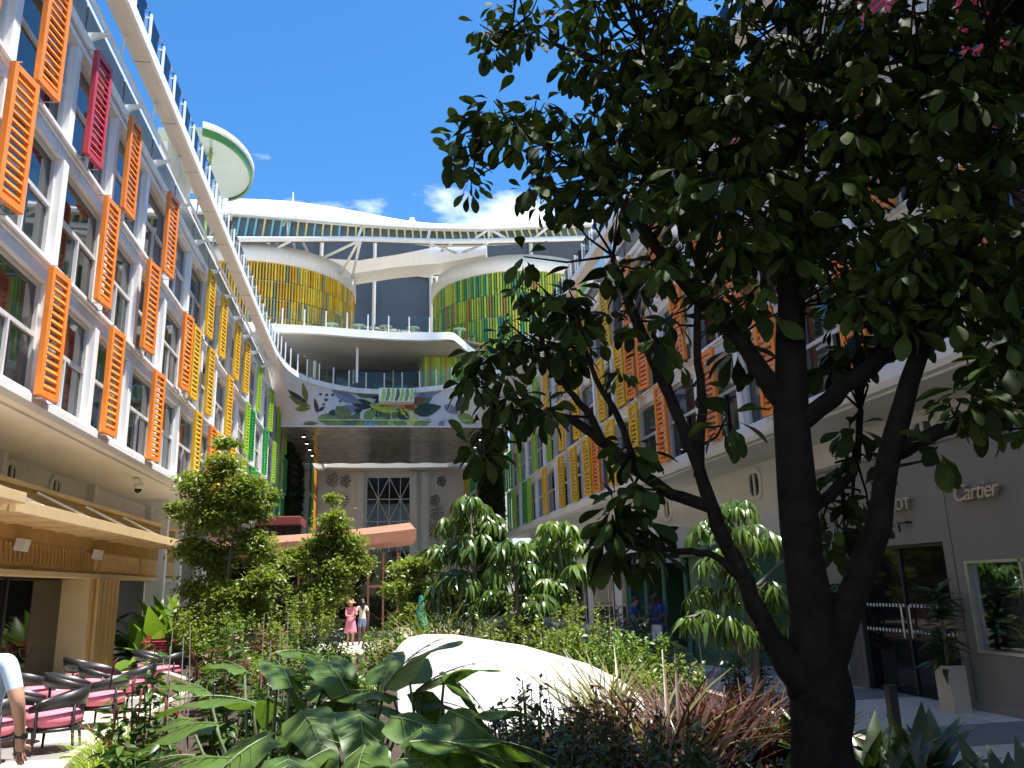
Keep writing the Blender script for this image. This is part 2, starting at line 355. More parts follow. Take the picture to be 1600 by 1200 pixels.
RS += [(2, y, c) for y, c in [(8, 'pink'), (10.5, 'pink'), (13.2, 'orange'), (16.05, 'pink'), (18.6, 'orange'), (21.8, 'orange'), (24.7, 'orange'), (27.4, 'yellow'), (30.3, 'yellow'), (32.6, 'yellow'), (34.9, 'yellow'), (38.4, 'yellow'), (41, 'lime'), (44.3, 'lime'), (47.6, 'lime'), (51.2, 'lime')]]
bl = side(-1, 6.0, 54.0, 5.06, 'cabin_building', 'white sunlit cabin building on the left with rows of coloured louvred shutters', LS, dict(y1=43.5))
brt = side(1, 8.7, 53.0, 4.98, 'cabin_building', 'white shaded cabin building on the right, behind the big dark tree, with louvred shutters', RS, dict(y1=45.0))

def oval_window(root, s, x, y, z, hw=.36, hh=.62):
    """rounded pair of lights in a moulded surround; faces the court"""
    n = 20
    def ring(a, b_, xx): return [(xx, y+a*math.copysign(abs(math.cos(t))**.6, math.cos(t)), z+b_*math.copysign(abs(math.sin(t))**.6, math.sin(t))) for t in [2*math.pi*i/n for i in range(n)]]
    m = MB(); o1 = ring(hw+.12, hh+.12, x); o2 = ring(hw+.10, hh+.10, x-s*.05); o3 = ring(hw, hh, x-s*.05); o4 = ring(hw-.02, hh-.02, x-s*.004)
    m.add(o1+o2+o3+o4, [(k*n+i, k*n+(i+1) % n, (k+1)*n+(i+1) % n, (k+1)*n+i) for k in range(3) for i in range(n)])
    m.box(x-s*.004, x-s*.05, y-.03, y+.03, z-hh+.02, z+hh-.02)
    wo = m.build('oval_window', M['white2'], root)
    p = MB(); r = ring(hw-.01, hh-.01, x-s*.012); p.add(r, [tuple(range(n))]).build('pane', M['pane'], wo)
# recessed storey under the left cabins
b = MB().box(-8.3, -8.0, -20, 31.0, 0.004, 5.0).build('wall', M['white'], bl)
b = MB().box(-8.3, -6.9, 31.05, 31.35, 0.004, 5.0).build('wall', M['white'], bl)
for y in (18.4, 24.2, 30.2): MB().box(-7.998, -7.80, y, y+.22, 3.5, 4.998).build('pier', M['white2'], bl)
for y in (16.6, 19.24, 21.85): oval_window(bl, -1, -7.99, y, 4.58, .25, .26)
MB().box(-9.3, -6.2, 31.36, 54, .004, 4.99).build('wall', M['pave2'], bl)
for y in (34.5, 38.6, 42.7, 46.8): MB().box(-6.198, -6.15, y, y+3.2, .3, 3.4).build('shop_window', M['blackglass'], bl)
MB().box(-7.0, -6.75, 28.2, 28.45, .004, 4.999).build('column', M['white2'], bl)
MB().box(-7.996, -7.95, 26.0, 30.6, .2, 2.9).build('shop_window', M['blackglass'], bl)
# recessed storey on the right, with the shop fronts
MB().box(10.2, 10.5, -20, 53, .004, 5.0).build('wall', M['white'], brt)
for y in (13.37, 15.7, 20.4, 27.2, 33): oval_window(brt, 1, 10.19, y, 4.38, .30, .32)

shop = thing('shop_front', 'beige shop front with doorway and two sign names on its wall', 'shop', (8.4, 10, 0))
wall = MB()
def rect_wall(mb, x0, x1, ys, z0, z1, holes):
    """wall along y with rectangular openings (ya, yb, za, zb)"""
    cuts = sorted({ys[0], ys[1], *[h[0] for h in holes], *[h[1] for h in holes]})
    for a, c in zip(cuts, cuts[1:]):
        hs_ = [h for h in holes if h[0] <= a and h[1] >= c]
        if not hs_: mb.box(x0, x1, a, c, z0, z1)
        else:
            h = hs_[0]
            if h[2] > z0: mb.box(x0, x1, a, c, z0, h[2])
            if h[3] < z1: mb.box(x0, x1, a, c, h[3], z1)
rect_wall(wall, 8.4, 8.62, (-6, 15.2), .004, 3.82, [(11.0, 13.45, .004, 2.36), (7.6, 10.62, .80, 2.06)])
wall.box(8.62, 10.19, 15.0, 15.2, .004, 3.82)
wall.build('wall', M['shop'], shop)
for y in (3.2, 5.4, 7.55, 10.8, 13.5): MB().box(8.396, 8.3995, y-.005, y+.005, 2.38 if 10.9 < y < 13.46 else .13, 3.81).build('joint', M['dark'], shop)
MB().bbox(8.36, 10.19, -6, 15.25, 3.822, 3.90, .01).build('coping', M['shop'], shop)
MB().box(8.392, 8.66, -6, 10.98, .005, .12).box(8.392, 8.66, 13.47, 15.0, .005, .12).build('skirting', M['pave2'], shop)
dr = MB().box(8.52, 8.56, 11.05, 13.4, .02, 2.31).build('glass_door', M['blackglass'], shop)
f = MB().box(8.45, 8.60, 11.0, 11.05, .004, 2.36).box(8.45, 8.60, 13.4, 13.45, .004, 2.36).box(8.45, 8.60, 11.05, 13.4, 2.31, 2.36).box(8.49, 8.585, 12.2, 12.24, .02, 2.31); f.build('door_frame', M['dark'], shop)
MB().tube([(8.47, 12.32, .9), (8.47, 12.32, 1.4)], .015).tube([(8.47, 12.12, .9), (8.47, 12.12, 1.4)], .015).build('door_handle', M['steel'], shop)
dts = MB()
for zz in (.98, 1.38):
    for j in range(26): dts.box(8.512, 8.518, 11.12+j*.09, 11.16+j*.09, zz, zz+.05)
dts.build('door_marking', M['frame'], dr)
sw = MB()
for (a, c) in ((7.6, 7.65), (10.57, 10.62), (9.56, 9.60), (8.55, 8.59)): sw.box(8.40, 8.56, a, c, .80, 2.06)
sw.box(8.38, 8.58, 7.62, 10.60, .80, .84); sw.box(8.40, 8.56, 7.65, 10.57, 2.02, 2.06)
swo = sw.build('display_window', M['steel'], shop)
for (a, c) in ((9.60, 10.57), (8.59, 9.56), (7.65, 8.55)): MB().box(8.47, 8.478, a, c, .84, 2.02).build('pane', M['clear'], swo)
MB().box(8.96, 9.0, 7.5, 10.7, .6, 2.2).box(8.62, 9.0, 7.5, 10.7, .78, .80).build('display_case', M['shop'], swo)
M['sign'] = pm('sign_metal', (.50, .43, .34), .35, .05, 4, metal=.6)
def text_mesh(s_, size, shear, ext, W, parent, name, space=1.0):
    c = bpy.data.curves.new(name, 'FONT'); c.body = s_; c.size = size; c.shear = shear; c.extrude = ext; c.bevel_depth = .002; c.space_character = space
    o = bpy.data.objects.new('tmp', c); col.objects.link(o); dg = bpy.context.evaluated_depsgraph_get()
    me = bpy.data.meshes.new_from_object(o.evaluated_get(dg)); bpy.data.objects.remove(o); me.materials.clear(); me.materials.append(M['sign'])
    return link(name, me, parent, W)
def face_court(y, z, x): return T((x, y, z)) @ Matrix(((0, 0, -1, 0), (-1, 0, 0, 0), (0, 1, 0, 0), (0, 0, 0, 1)))
text_mesh('Cartier', .33, .28, .035, face_court(10.50, 2.90, 8.33), shop, 'sign_lettering', .9)
text_mesh('LOT', .26, 0, .035, face_court(11.99, 2.90, 8.33), shop, 'sign_lettering', 1.05)
MB().box(8.30, 8.398, 11.62, 11.65, 2.68, 2.71).box(8.30, 8.33, 11.62, 11.86, 2.68, 2.71).box(8.30, 8.33, 11.83, 11.86, 2.56, 2.68).build('lamp_arm', M['dark'], shop)

# green shop front further down the right walk
M['kgreen'] = pm('green_paint', (.055, .14, .085), .45, .08, 2, dirt=.1)
ks = thing('shop_front', 'dark green panelled shop front with slim columns beside the clustered people', 'shop', (7.6, 19.5, 0))
MB().box(7.6, 10.1, 17.6, 19.15, .004, 2.45).build('wall', M['kgreen'], ks)
for (z0, z1) in ((.25, .95), (1.15, 2.2)):
    for (a, c) in ((17.72, 18.35), (18.45, 19.03)):
        m = MB(); m.box(7.575, 7.60, a, c, z0, z1); m.box(7.56, 7.575, a+.07, c-.07, z0+.07, z1-.07); m.build('panel', M['kgreen'], ks)
MB().bbox(7.42, 10.12, 17.5, 19.3, 2.452, 2.58, .02).bbox(7.36, 10.13, 17.45, 24.2, 2.582, 2.68, .02).build('cornice', M['kgreen'], ks)
for y in (19.35, 20.9, 22.4, 23.9):
    m = MB(); m.lathe((7.58, y, 0), [(.12, .005), (.12, .14), (.075, .18), (.07, 1.0), (.10, 1.02), (.10, 1.08), (.065, 1.10), (.055, 2.28), (.10, 2.36), (.10, 2.44), (0, 2.45)], 14); m.build('column', M['kgreen'], ks, True)
MB().box(9.4, 9.45, 19.2, 24.0, .01, 2.4).build('shop_window', M['blackglass'], ks)
for y in (20.2, 21.6): MB().box(9.30, 9.38, y, y+.3, .3, 2.2).build('display_panel', M['white2'], ks)
MB().box(7.5, 10.1, 24.0, 24.2, .004, 2.45).build('wall', M['kgreen'], ks)
ws = thing('shop_front', 'plain grey walled shop fronts with dark glass far down the right walk', 'shop', (8.9, 35, 0))
MB().box(8.9, 10.18, 25, 52, .004, 3.6).build('wall', M['white'], ws)
for y in (26, 30, 34, 38, 42, 46): MB().box(8.86, 8.898, y, y+3.0, .3, 2.7).build('shop_window', M['blackglass'], ws)
# ---------------------------------------------------------------- bridge across the court, with two balconies and a painted underside
def interp(xs, ys, x):
    return float(np.interp(x, xs, ys))
CX = [-5.2, -5.16, -4.87, -4.12, -2.7, -1.16, .45, 2.45, 4.2, 5.69, 7.0, 7.84, 7.9]; CY = [40.5, 43.0, 45.4, 47.5, 49.1, 50.1, 50.3, 49.8, 48.9, 47.6, 45.6, 43.0, 40.5]
_t = np.linspace(0, 1, len(CX)); _tt = np.linspace(0, 1, 61)
def smooth(v):
    v = np.interp(_tt, _t, v)
    for _ in range(6): v = np.concatenate([[v[0]], (v[:-2]+2*v[1:-1]+v[2:])/4, [v[-1]]])
    return v
EX, EY = smooth(CX), smooth(CY)          # plan curve of the lower balcony edge
bridge = thing('bridge_building', 'white curved bridge building with balconies spanning the court and leaf mural beneath', 'building', (1.4, 55, 0))
m = MB()
n = len(EX)
def ribbon(mb, pts_lo, pts_hi):
    k = len(pts_lo); mb.add(list(pts_lo)+list(pts_hi), [(i, i+1, k+i+1, k+i) for i in range(k-1)])
P0 = [(x, y, 14.0) for x, y in zip(EX, EY)]; P1 = [(x, y, 14.32) for x, y in zip(EX, EY)]; P2 = [(x*.995, y+.22, 14.32) for x, y in zip(EX, EY)]; P3 = [(x, y+.3, 13.99) for x, y in zip(EX, EY)]
ribbon(m, P0, P1); ribbon(m, P1, P2); ribbon(m, P3, P0); m.build('balcony_fascia', M['white2'], bridge, True)
m = MB(); k = len(EX)
m.add([(x, y+.2, 14.16) for x, y in zip(EX, EY)]+[(x, 58, 14.16) for x in EX], [(i, i+1, k+i+1, k+i) for i in range(k-1)]); m.build('balcony_floor', M['cream'], bridge)
def wall_y(x, z):
    """front face of the bridge below the balcony: overhangs towards its top"""
    yt = float(np.interp(x, EX, EY))+.25; yb = 49.0
    u = max(0, min(1, (z-11.6)/2.4)); return yb+(yt-yb)*u**1.7
XS = np.linspace(-5.15, 7.85, 60)
def yt_of(x):
    i = np.argmin(abs(EX-x)); return EY[i]+.25
m = MB(); m.grid(lambda u, v: (-5.9+14.4*u, wall_y(min(max(-5.9+14.4*u, -5.15), 7.85), 11.6+2.42*v), 11.6+2.42*v), 60, 8); 
mw = m.build('mural_wall', pm('mural_ground', (.66, .62, .60), .6, .07, .9, dirt=.12), bridge, True)
MB().box(-5.9, 8.5, 48.93, 48.985, 11.6, 11.68).box(-5.9, 8.5, 48.90, 48.98, 12.02, 12.05).build('mural_trim', M['white2'], mw)
# painted leaves of the mural (x, z, length, width, angle, colour)
pal = dict(o=(.17, .19, .045), d=(.028, .055, .03), g=(.20, .30, .06), l=(.46, .56, .12), p=(.22, .21, .30), t=(.10, .16, .07), r=(.30, .10, .055), y=(.62, .55, .12), b=(.05, .045, .035), w=(.62, .66, .48), c=(.12, .30, .32))
PM = {k: pm('mural_paint_'+n_, c, .6, .3, 3.5) for (k, c), n_ in zip(pal.items(), ['olive', 'dark_green', 'green', 'light_green', 'violet', 'moss', 'rust', 'yellow', 'umber', 'pale_green', 'teal'])}
def mural_leaf(px, py, ln, wd, ang, c, lift):
    p = at(px, py, y=49.4); x, z = p.x, p.z
    for _ in range(3):
        yy = wall_y(x, z); p = at(px, py, y=yy); x, z = p.x, p.z
    k = 9; pts = []
    for i in range(k+1): t = i/k; pts.append((t*ln-ln/2, wd/2*math.sin(math.pi*t**.8)))
    for i in range(k-1, 0, -1): t = i/k; pts.append((t*ln-ln/2, -wd/2*math.sin(math.pi*t**.8)))
    ca, sa = math.cos(ang), math.sin(ang); q = []
    for a, b_ in pts:
        X_, Z_ = x+a*ca-b_*sa, min(max(z+a*sa+b_*ca, 11.62), 13.96); q.append((X_, wall_y(min(max(X_, -5.1), 7.8), Z_)-.02-lift, Z_))
    mb = MB(); cen = (sum(v[0] for v in q)/len(q), sum(v[1] for v in q)/len(q)-.004, sum(v[2] for v in q)/len(q))
    mb.add(q+[cen], [(i, (i+1) % len(q), len(q)) for i in range(len(q))]).build('mural_leaf', PM[c], mw)
ML = [(476, 612, .75, .26, 1.75, 'o'), (466, 620, .85, .22, -.25, 'b'), (470, 629, 1.0, .26, -.22, 'o'), (474, 639, .75, .22, .15, 'o'), (494, 634, .75, .2, 1.8, 'b'), (503, 639, .4, .16, .7, 'b'), (510, 625, .22, .14, .5, 'b'), (501, 616, .18, .12, .5, 'b'), (511, 617, .18, .12, .4, 'b'), (520, 617, .2, .12, 1.2, 'b'), (506, 632, .2, .1, .4, 'b'), (532, 627, .18, .1, .6, 'b'),
      (543, 621, 1.75, .55, -.42, 'p'), (541, 608, .75, .28, .75, 'o'), (573, 611, 1.5, .9, -.35, 't'), (585, 615, 1.1, .7, -1.0, 'd'), (568, 632, 1.25, .62, -.1, 'd'), (546, 640, 1.1, .5, .1, 'p'), (522, 645, .55, .3, .1, 'd'), (560, 642, .45, .28, .2, 'd'), (538, 648, 1.2, .7, -.8, 'o'),
      (520, 657, 1.5, .6, -.25, 'g'), (545, 660, 1.5, .7, .2, 't'), (510, 655, .9, .35, .1, 'g'), (486, 662, .8, .2, .05, 'o'), (597, 628, .9, .5, .3, 'd'), (600, 638, 1.6, .5, -.3, 'l'), (579, 647, .9, .5, .7, 'g'), (590, 643, 1.0, .6, -1.3, 'd'), (603, 650, .8, .5, 1.2, 't'), (622, 645, .9, .5, .8, 'o'), (631, 650, .8, .5, -.7, 'd'), (640, 642, 1.5, .8, -1.1, 'y'), (648, 630, 1.2, .75, .5, 'r'), (668, 640, 1.5, .7, .2, 'd'), (662, 629, 1.2, .5, .6, 't'), (670, 616, 1.35, .38, .15, 'p'), (665, 609, .35, .12, .1, 'b'), (615, 622, 1.5, .5, .05, 'd'),
      (566, 663, .8, .42, .3, 'g'), (580, 661, .7, .4, .1, 'c'), (597, 660, .9, .5, -.6, 'g'), (613, 661, .9, .5, .7, 'l'), (627, 662, .9, .45, -.3, 'g'), (645, 661, .9, .45, .9, 'y'), (660, 662, 1.1, .45, .45, 'g'), (690, 662, .6, .25, 1.0, 'p'), (705, 640, .9, .4, -.6, 'p'), (722, 630, 1.0, .5, .9, 'd'), (730, 655, 1.1, .5, -.4, 'g'), (556, 652, .9, .4, 1.1, 't')]
for i, q in enumerate(ML): mural_leaf(q[0], q[1], q[2]*1.2, q[3]*1.3, *q[4:], lift=.004*(i % 7))
vb = MB(); vb.bbox(.12, 2.28, 48.5, 49.6, 13.12, 13.98, .02); vbo = vb.build('sign_box', M['white2'], bridge)
for i in range(7):
    m = MB(); x0 = .2+i*.29; c = 'lgltlgl'[i]
    m.add([(x0, 48.492, 13.16), (x0+.20, 48.492, 13.16), (x0+.34, 48.492, 13.55), (x0+.30, 48.492, 13.94), (x0+.12, 48.492, 13.94), (x0+.10, 48.492, 13.5)], [(0, 1, 2, 3, 4, 5)]).build('painted_leaf', PM[c], vbo)
# dark underside with rippled cladding and lamps
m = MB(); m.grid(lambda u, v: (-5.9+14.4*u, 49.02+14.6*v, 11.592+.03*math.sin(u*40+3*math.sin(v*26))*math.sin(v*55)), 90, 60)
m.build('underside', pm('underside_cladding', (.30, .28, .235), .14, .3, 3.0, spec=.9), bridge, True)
MB().box(-5.9, 8.5, 51.0, 63.6, 11.7, 13.9).build('deck_core', M['white'], bridge)
M['lamp'] = bpy.data.materials.new('lamp_glow'); M['lamp'].use_nodes = True
_b = M['lamp'].node_tree.nodes['Principled BSDF']; _b.inputs['Emission Color'].default_value = (1, .9, .7, 1); _b.inputs['Emission Strength'].default_value = 9
for (x, ys) in ((-4.55, (51.5, 54, 56.5, 59)), (6.9, (52.5, 55.5, 58.5))):
    for y in ys:
        lo_ = MB().lathe((x, y, 11.5), [(.0, .07), (.16, .07), (.17, -.05), (.12, -.06)], 12).build('ceiling_lamp', M['dark'], bridge)
        MB().lathe((x, y, 11.5), [(0, -.04), (.12, -.04)], 12).build('bulb', M['lamp'], lo_)
for i in range(5, 58, 5):
    dd = Vector((EX[i+1]-EX[i-1], EY[i+1]-EY[i-1], 0)).normalized(); MB().box(-.007, .007, -.004, .02, 14.0, 14.315, T((EX[i], EY[i], 0)) @ RZ(math.atan2(dd.y, dd.x)) @ T((0, -.003, 0))).build('joint', M['dark'], bridge)
# posts and glass of the lower balcony
def balustrade(EX_, EY_, z, step, h, parent, cut=None):
    d = np.concatenate([[0], np.cumsum(np.hypot(np.diff(EX_), np.diff(EY_)))]); s_ = 0; pr = None
    pm_ = MB().box(-.035, .035, -.035, .035, 0, h).mesh('post', M['white2'])
    while s_ < d[-1]:
        x, y = float(np.interp(s_, d, EX_)), float(np.interp(s_, d, EY_))
        if cut is None or cut[0] < x < cut[1]:
            link('post', pm_, parent, T((x, y+.1, z)))
            if pr:
                a, b_ = Vector((pr[0], pr[1]+.1, 0)), Vector((x, y+.1, 0)); dd = (b_-a).normalized(); nn = Vector((-dd.y, dd.x, 0))*.01
                MB().prism([a+dd*.05+nn+Vector((0, 0, z+.06)), b_-dd*.05+nn+Vector((0, 0, z+.06)), b_-dd*.05-nn+Vector((0, 0, z+.06)), a+dd*.05-nn+Vector((0, 0, z+.06))], (0, 0, h)).build('glass_panel', M['railglass'], parent)
            pr = (x, y)
        s_ += step
balustrade(EX, EY, 14.32, 1.15, 1.08, bridge)
# rear walls, ceiling and glazing of the lower balcony
MB().box(-7, 2.9, 54.0, 54.3, 14.17, 16.58).build('rear_glazing', M['greyglass'], bridge)
for x in (-4.4, -1.6, 1.1): MB().box(x-.05, x+.05, 53.92, 53.998, 14.17, 16.58).build('mullion', M['frame'], bridge)
MB().box(-1.3, -1.16, 48.6, 48.74, 14.33, 16.58).build('column', M['white2'], bridge)
UX = np.array([-8, -6.06, -3.36, -1.14, 1.15, 2.7, 3.85, 4.6, 5.78, 7.2, 8.6]); UY = np.array([45.6, 45.87, 46.14, 46.6, 46.91, 46.93, 46.7, 46.9, 47.9, 48.6, 48.9])
UX2 = np.linspace(-8, 8.6, 60); UY2 = np.interp(UX2, UX, UY)
for _ in range(2): UY2 = np.concatenate([[UY2[0]], (UY2[:-2]+2*UY2[1:-1]+UY2[2:])/4, [UY2[-1]]])
UZ2 = np.interp(UX2, [-8, 3.7, 4.6, 5.8, 7.2, 8.6], [0, 0, .1, -.55, -1.4, -2.2])
m = MB(); k = len(UX2)
A = [[(x, y+dy, zz+dz) for x, y, dz in zip(UX2, UY2, UZ2)] for dy, zz in ((.25, 16.6), (0, 16.62), (0, 17.08), (.3, 17.08))]
for a, b_ in zip(A, A[1:]): ribbon(m, a, b_)
m.build('balcony_fascia', M['white2'], bridge, True)
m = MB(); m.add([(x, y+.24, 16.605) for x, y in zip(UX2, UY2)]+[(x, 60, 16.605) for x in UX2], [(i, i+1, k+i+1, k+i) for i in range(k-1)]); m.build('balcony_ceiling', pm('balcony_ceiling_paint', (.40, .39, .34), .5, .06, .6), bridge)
m = MB(); m.add([(x, y+.29, 17.02) for x, y in zip(UX2, UY2)]+[(x, 66, 17.02) for x in UX2], [(i, i+1, k+i+1, k+i) for i in range(k-1)]); m.build('balcony_floor', M['cream'], bridge)
i0, i1 = 0, int(np.argmin(abs(UX2-4.5)))
balustrade(UX2[:i1], UY2[:i1]+.05, 17.08, 1.25, 1.05, bridge)
# coloured rod cladding
rods_c = {'gold': [(.78, .48, .02), (.70, .36, .015), (.85, .60, .05), (.30, .34, .20)], 'green': [(.30, .42, .04), (.12, .30, .05), (.60, .55, .05), (.02, .22, .18), (.50, .16, .05), (.42, .50, .06)]}
RM = {k_: [pm('%s_rod_%d' % (k_, i), c, .35, .12, 3) for i, c in enumerate(v)] for k_, v in rods_c.items()}
def drum(name, label, c, r, z0, z1, zt, kind, a0, a1, nrod, tiers):
    root = thing(name, label, 'tower', (c[0], c[1], 0))
    core = MB(); core.lathe((c[0], c[1], 0), [(r-.22, z0), (r-.22, z1+.1)], 64); core.build('core', pm(name+'_core', (.10, .11, .09) if kind == 'gold' else (.12, .16, .05), .5, .3, 2), root, True)
    b_ = MB(); b_.lathe((c[0], c[1], 0), [(r-.1, z1), (r+.12, z1), (r+.12, zt), (r-.6, zt+.02)], 96); b_.build('parapet', M['white'], root, True)
    st = MB(); th = (z1-z0)/tiers
    for t_ in range(tiers):
        for i in range(nrod):
            a = a0+(a1-a0)*(i+.5)/nrod; st.cm = RNG.choices(range(len(RM[kind])), [5, 4, 3, 2, 1.2, 3][:len(RM[kind])])[0]
            d = Vector((math.cos(a), math.sin(a), 0)); t2 = Vector((-d.y, d.x, 0)); rr = r-.03+RNG.uniform(0, .06); w_ = (a1-a0)*r/nrod*RNG.uniform(.26, .46)
            o_ = Vector((c[0], c[1], z0+t_*th+.02))+d*rr
            st.prism([o_-t2*w_-d*.06, o_+t2*w_-d*.06, o_+t2*w_*.6+d*.03, o_-t2*w_*.6+d*.03], (0, 0, th-.05))
    stuff(st.build('rod_cladding', RM[kind], root))
    for t_ in range(tiers+1):
        rg = MB(); rg.lathe((c[0], c[1], 0), [(r-.20, z0+t_*th-.03), (r-.10, z0+t_*th-.03), (r-.10, z0+t_*th+.03), (r-.20, z0+t_*th+.03)], 64); rg.build('rod_ring', M['steel'], root)
    return root
gd = drum('round_tower', 'round tower clad in golden yellow rods above the left balcony', (-8.0, 54.0), 6.35, 17.03, 21.7, 22.85, 'gold', -math.pi*.98, .35, 120, 4)
gr = drum('round_tower', 'round tower clad in green and multicoloured rods at right of the bridge', (10.0, 54.2), 6.1, 14.2, 21.9, 23.0, 'green', -math.pi*1.2, -.1, 120, 5)
lp = MB()
for i in range(46):
    lp.cm = RNG.choices(range(6), [5, 3, 3, 2, 1, 5])[0]; x = 2.95+i*.11; yy = 49.1+.02*(i % 3)
    lp.box(x, x+.105, yy+1.2, yy+1.28, 14.17, 16.58)
stuff(lp.build('rod_screen', RM['green'], bridge))
MB().box(2.9, 8.2, 50.5, 50.7, 14.17, 16.58).build('screen_wall', PM['g'], bridge)
for px in (455, 560, 690):   # floodlights on the parapets
    pass
# ---------------------------------------------------------------- roof canopy with louvre band and struts
can = thing('roof_canopy', 'white swooping roof canopy with coloured louvres over the bridge', 'canopy', (1, 52, 23))
TX = [-14, -8.83, -5.33, -1.32, 1.95, 4.44, 8.69, 11.3, 16]; TZ = [25.6, 26.15, 26.15, 25.65, 24.95, 24.8, 25.2, 25.5, 26.4]
RX = [-14, -7.8, -1.3, 1.9, 6.8, 11, 16]; RZ_ = [24.5, 24.36, 24.07, 23.98, 24.1, 24.55, 25.0]
BX_ = [-14, -7.9, -1.3, 4.4, 11.7, 16]; BZ = [22.6, 22.82, 23.18, 23.2, 23.75, 24.1]
def sm(xs, ys):
    X_ = np.linspace(xs[0], xs[-1], 121); Y_ = np.interp(X_, xs, ys)
    for _ in range(60): Y_ = np.concatenate([[Y_[0]], (Y_[:-2]+2*Y_[1:-1]+Y_[2:])/4, [Y_[-1]]])
    return lambda x: float(np.interp(x, X_, Y_))
top_, rim_, beam_ = sm(TX, TZ), sm(RX, RZ_), sm(BX_, BZ)
def dome(u, v):
    x = -14+30*u; rz_ = rim_(x); h = (top_(x)-rz_)
    a = v*math.pi*.62
    return (x, 46.8+4.2*(1-math.cos(a))*.9, rz_+h*1.28*math.sin(a))
m = MB(); m.grid(dome, 90, 14); m.build('shell', M['white2'], can, True)
m = MB()
k = 60; xs_ = np.linspace(-14, 16, k)
R1 = [[(x, y, rim_(x)+dz) for x in xs_] for y, dz in ((47.0, -.05), (46.72, -.05), (46.72, .16), (46.9, .2))]
for a, b_ in zip(R1, R1[1:]): ribbon(m, a, b_)
m.build('rim', M['white2'], can, True)
MB().tube([(x, 47.0, beam_(x)) for x in np.linspace(-14, 16, 40)], .17, 10).build('ring_beam', M['white2'], can, True)
M['aqua'] = pm('aqua_louvre', (.22, .58, .58), .4, .05); M['lemon'] = pm('lemon_louvre', (.72, .66, .22), .4, .05)
lc = [1, 0, 1, 0, 0, 0, 1, 0, 0, 0, 1, 1, 0, 1, 1, 0]
for i in range(46):
    x = -9.9+i*.50; x2 = x-.35+.8*(i/46.)
    p0, p1 = Vector((x, 47.0, rim_(x)-.06)), Vector((x2*.985, 47.05, beam_(x2)+.15))
    MB().prism([p0+Vector((-.05, 0, 0)), p0+Vector((.05, 0, 0)), p1+Vector((.05, 0, 0)), p1+Vector((-.05, 0, 0))], (0, .16, 0)).build('louvre', M['lemon'] if (i > 15 or lc[i % 16]) else M['aqua'], can)
m = MB(); ribbon(m, [(x, 47.35, beam_(x)-.1) for x in xs_], [(x, 47.35, rim_(x)+.05) for x in xs_]); m.build('louvre_glazing', pm('louvre_glass', (.17, .20, .23), .2, .1, .6), can)
gy = MB(); gy.grid(lambda u, v: (-16+34*u, 66-9*(2*u-1)**2*0-2.5*math.sin(math.pi*u)*(1-v)-4*v, 17+14*v), 24, 12); gy.build('rear_glazing', pm('dome_glazing', (.085, .10, .12), .35, .10, .3, spec=.4), can, True)
for u in (.2, .33, .46, .60, .74, .86):
    MB().tube([(-16+34*u+1.5*v*(.5-u), 65.6-2.5*math.sin(math.pi*u)*(1-v)-4*v, 17+14*v) for v in np.linspace(0, 1, 10)], .17, 6).build('rib', M['cream'], can)
for v in (.38, .72): MB().tube([(-16+34*u, 65.7-2.5*math.sin(math.pi*u)*(1-v)-4*v, 17+14*v+.5*math.sin(6*u)) for u in np.linspace(0, 1, 16)], .10, 6).build('rib', M['cream'], can)
# saddle beam between the two towers
q = [at(478, 402, y=52.5), at(560, 407, y=52.5), at(620, 398, y=52.5), at(690, 384, y=52.5), at(760, 376, y=52.5), at(760, 398, y=52.5), at(690, 411, y=52.5), at(620, 417, y=52.5), at(548, 428, y=52.5), at(510, 430, y=52.5)]
sbm = MB(); sbm.add(q+[p+Vector((0, 2.4, .1)) for p in q], [tuple(range(10)), (8, 7, 17, 18), (7, 6, 16, 17), (6, 5, 15, 16), (9, 8, 18, 19), (0, 10, 11, 1), (1, 11, 12, 2), (2, 12, 13, 3), (3, 13, 14, 4)]); sbm.build('saddle_beam', M['white'], can)
def strut(a, b_, ya, yb, r=.09): MB().tube([at(*a, y=ya), at(*b_, y=yb)], r, 8).build('strut', M['white2'], can, True)
for a, b_, ya, yb in [((450, 340), (450, 376), 47.2, 47.2), ((447, 342), (428, 395), 47.2, 48.2), ((452, 342), (462, 400), 47.2, 49), ((455, 340), (486, 405), 47.2, 50), ((455, 376), (423, 392), 47, 48.4), ((568, 350), (557, 376), 47, 47), ((557, 378), (494, 408), 47, 50), ((560, 378), (532, 428), 47, 50.5), ((563, 378), (549, 440), 47, 51.5), ((674, 352), (668, 374), 47, 47), ((672, 380), (712, 395), 47, 50), ((705, 380), (690, 392), 47, 50), ((762, 380), (724, 394), 47, 49.5), ((764, 355), (764, 372), 47, 47), ((764, 358), (742, 373), 47, 47), ((764, 358), (790, 372), 47, 47), ((860, 352), (835, 372), 47, 47)]:
    strut(a, b_, ya, yb)
MB().tube([at(458, 300, y=49), at(458, 316, y=49)], [.03, .06], 6).build('aerial', M['white2'], can); MB().lathe(at(644, 348, y=48), [(0, .35), (.16, .3), (.2, .1), (.16, -.2)], 10).build('roof_vent', M['white2'], can, True)
# blue glass lift shaft beyond the canopy
ls_ = thing('glass_tower', 'pale blue glass tower rising behind the canopy at right', 'tower', (15, 66, 0))
q0 = at(805, 330, y=66); MB().box(q0.x, q0.x+9, 66, 72, 12, 33.2).build('glazing', pm('blue_glazing', (.20, .36, .50), .15, .1, .5), ls_)
for i in range(4): MB().box(q0.x-.05+i*3, q0.x+.07+i*3, 65.9, 65.99, 12, 33.2).build('mullion', M['frame'], ls_)
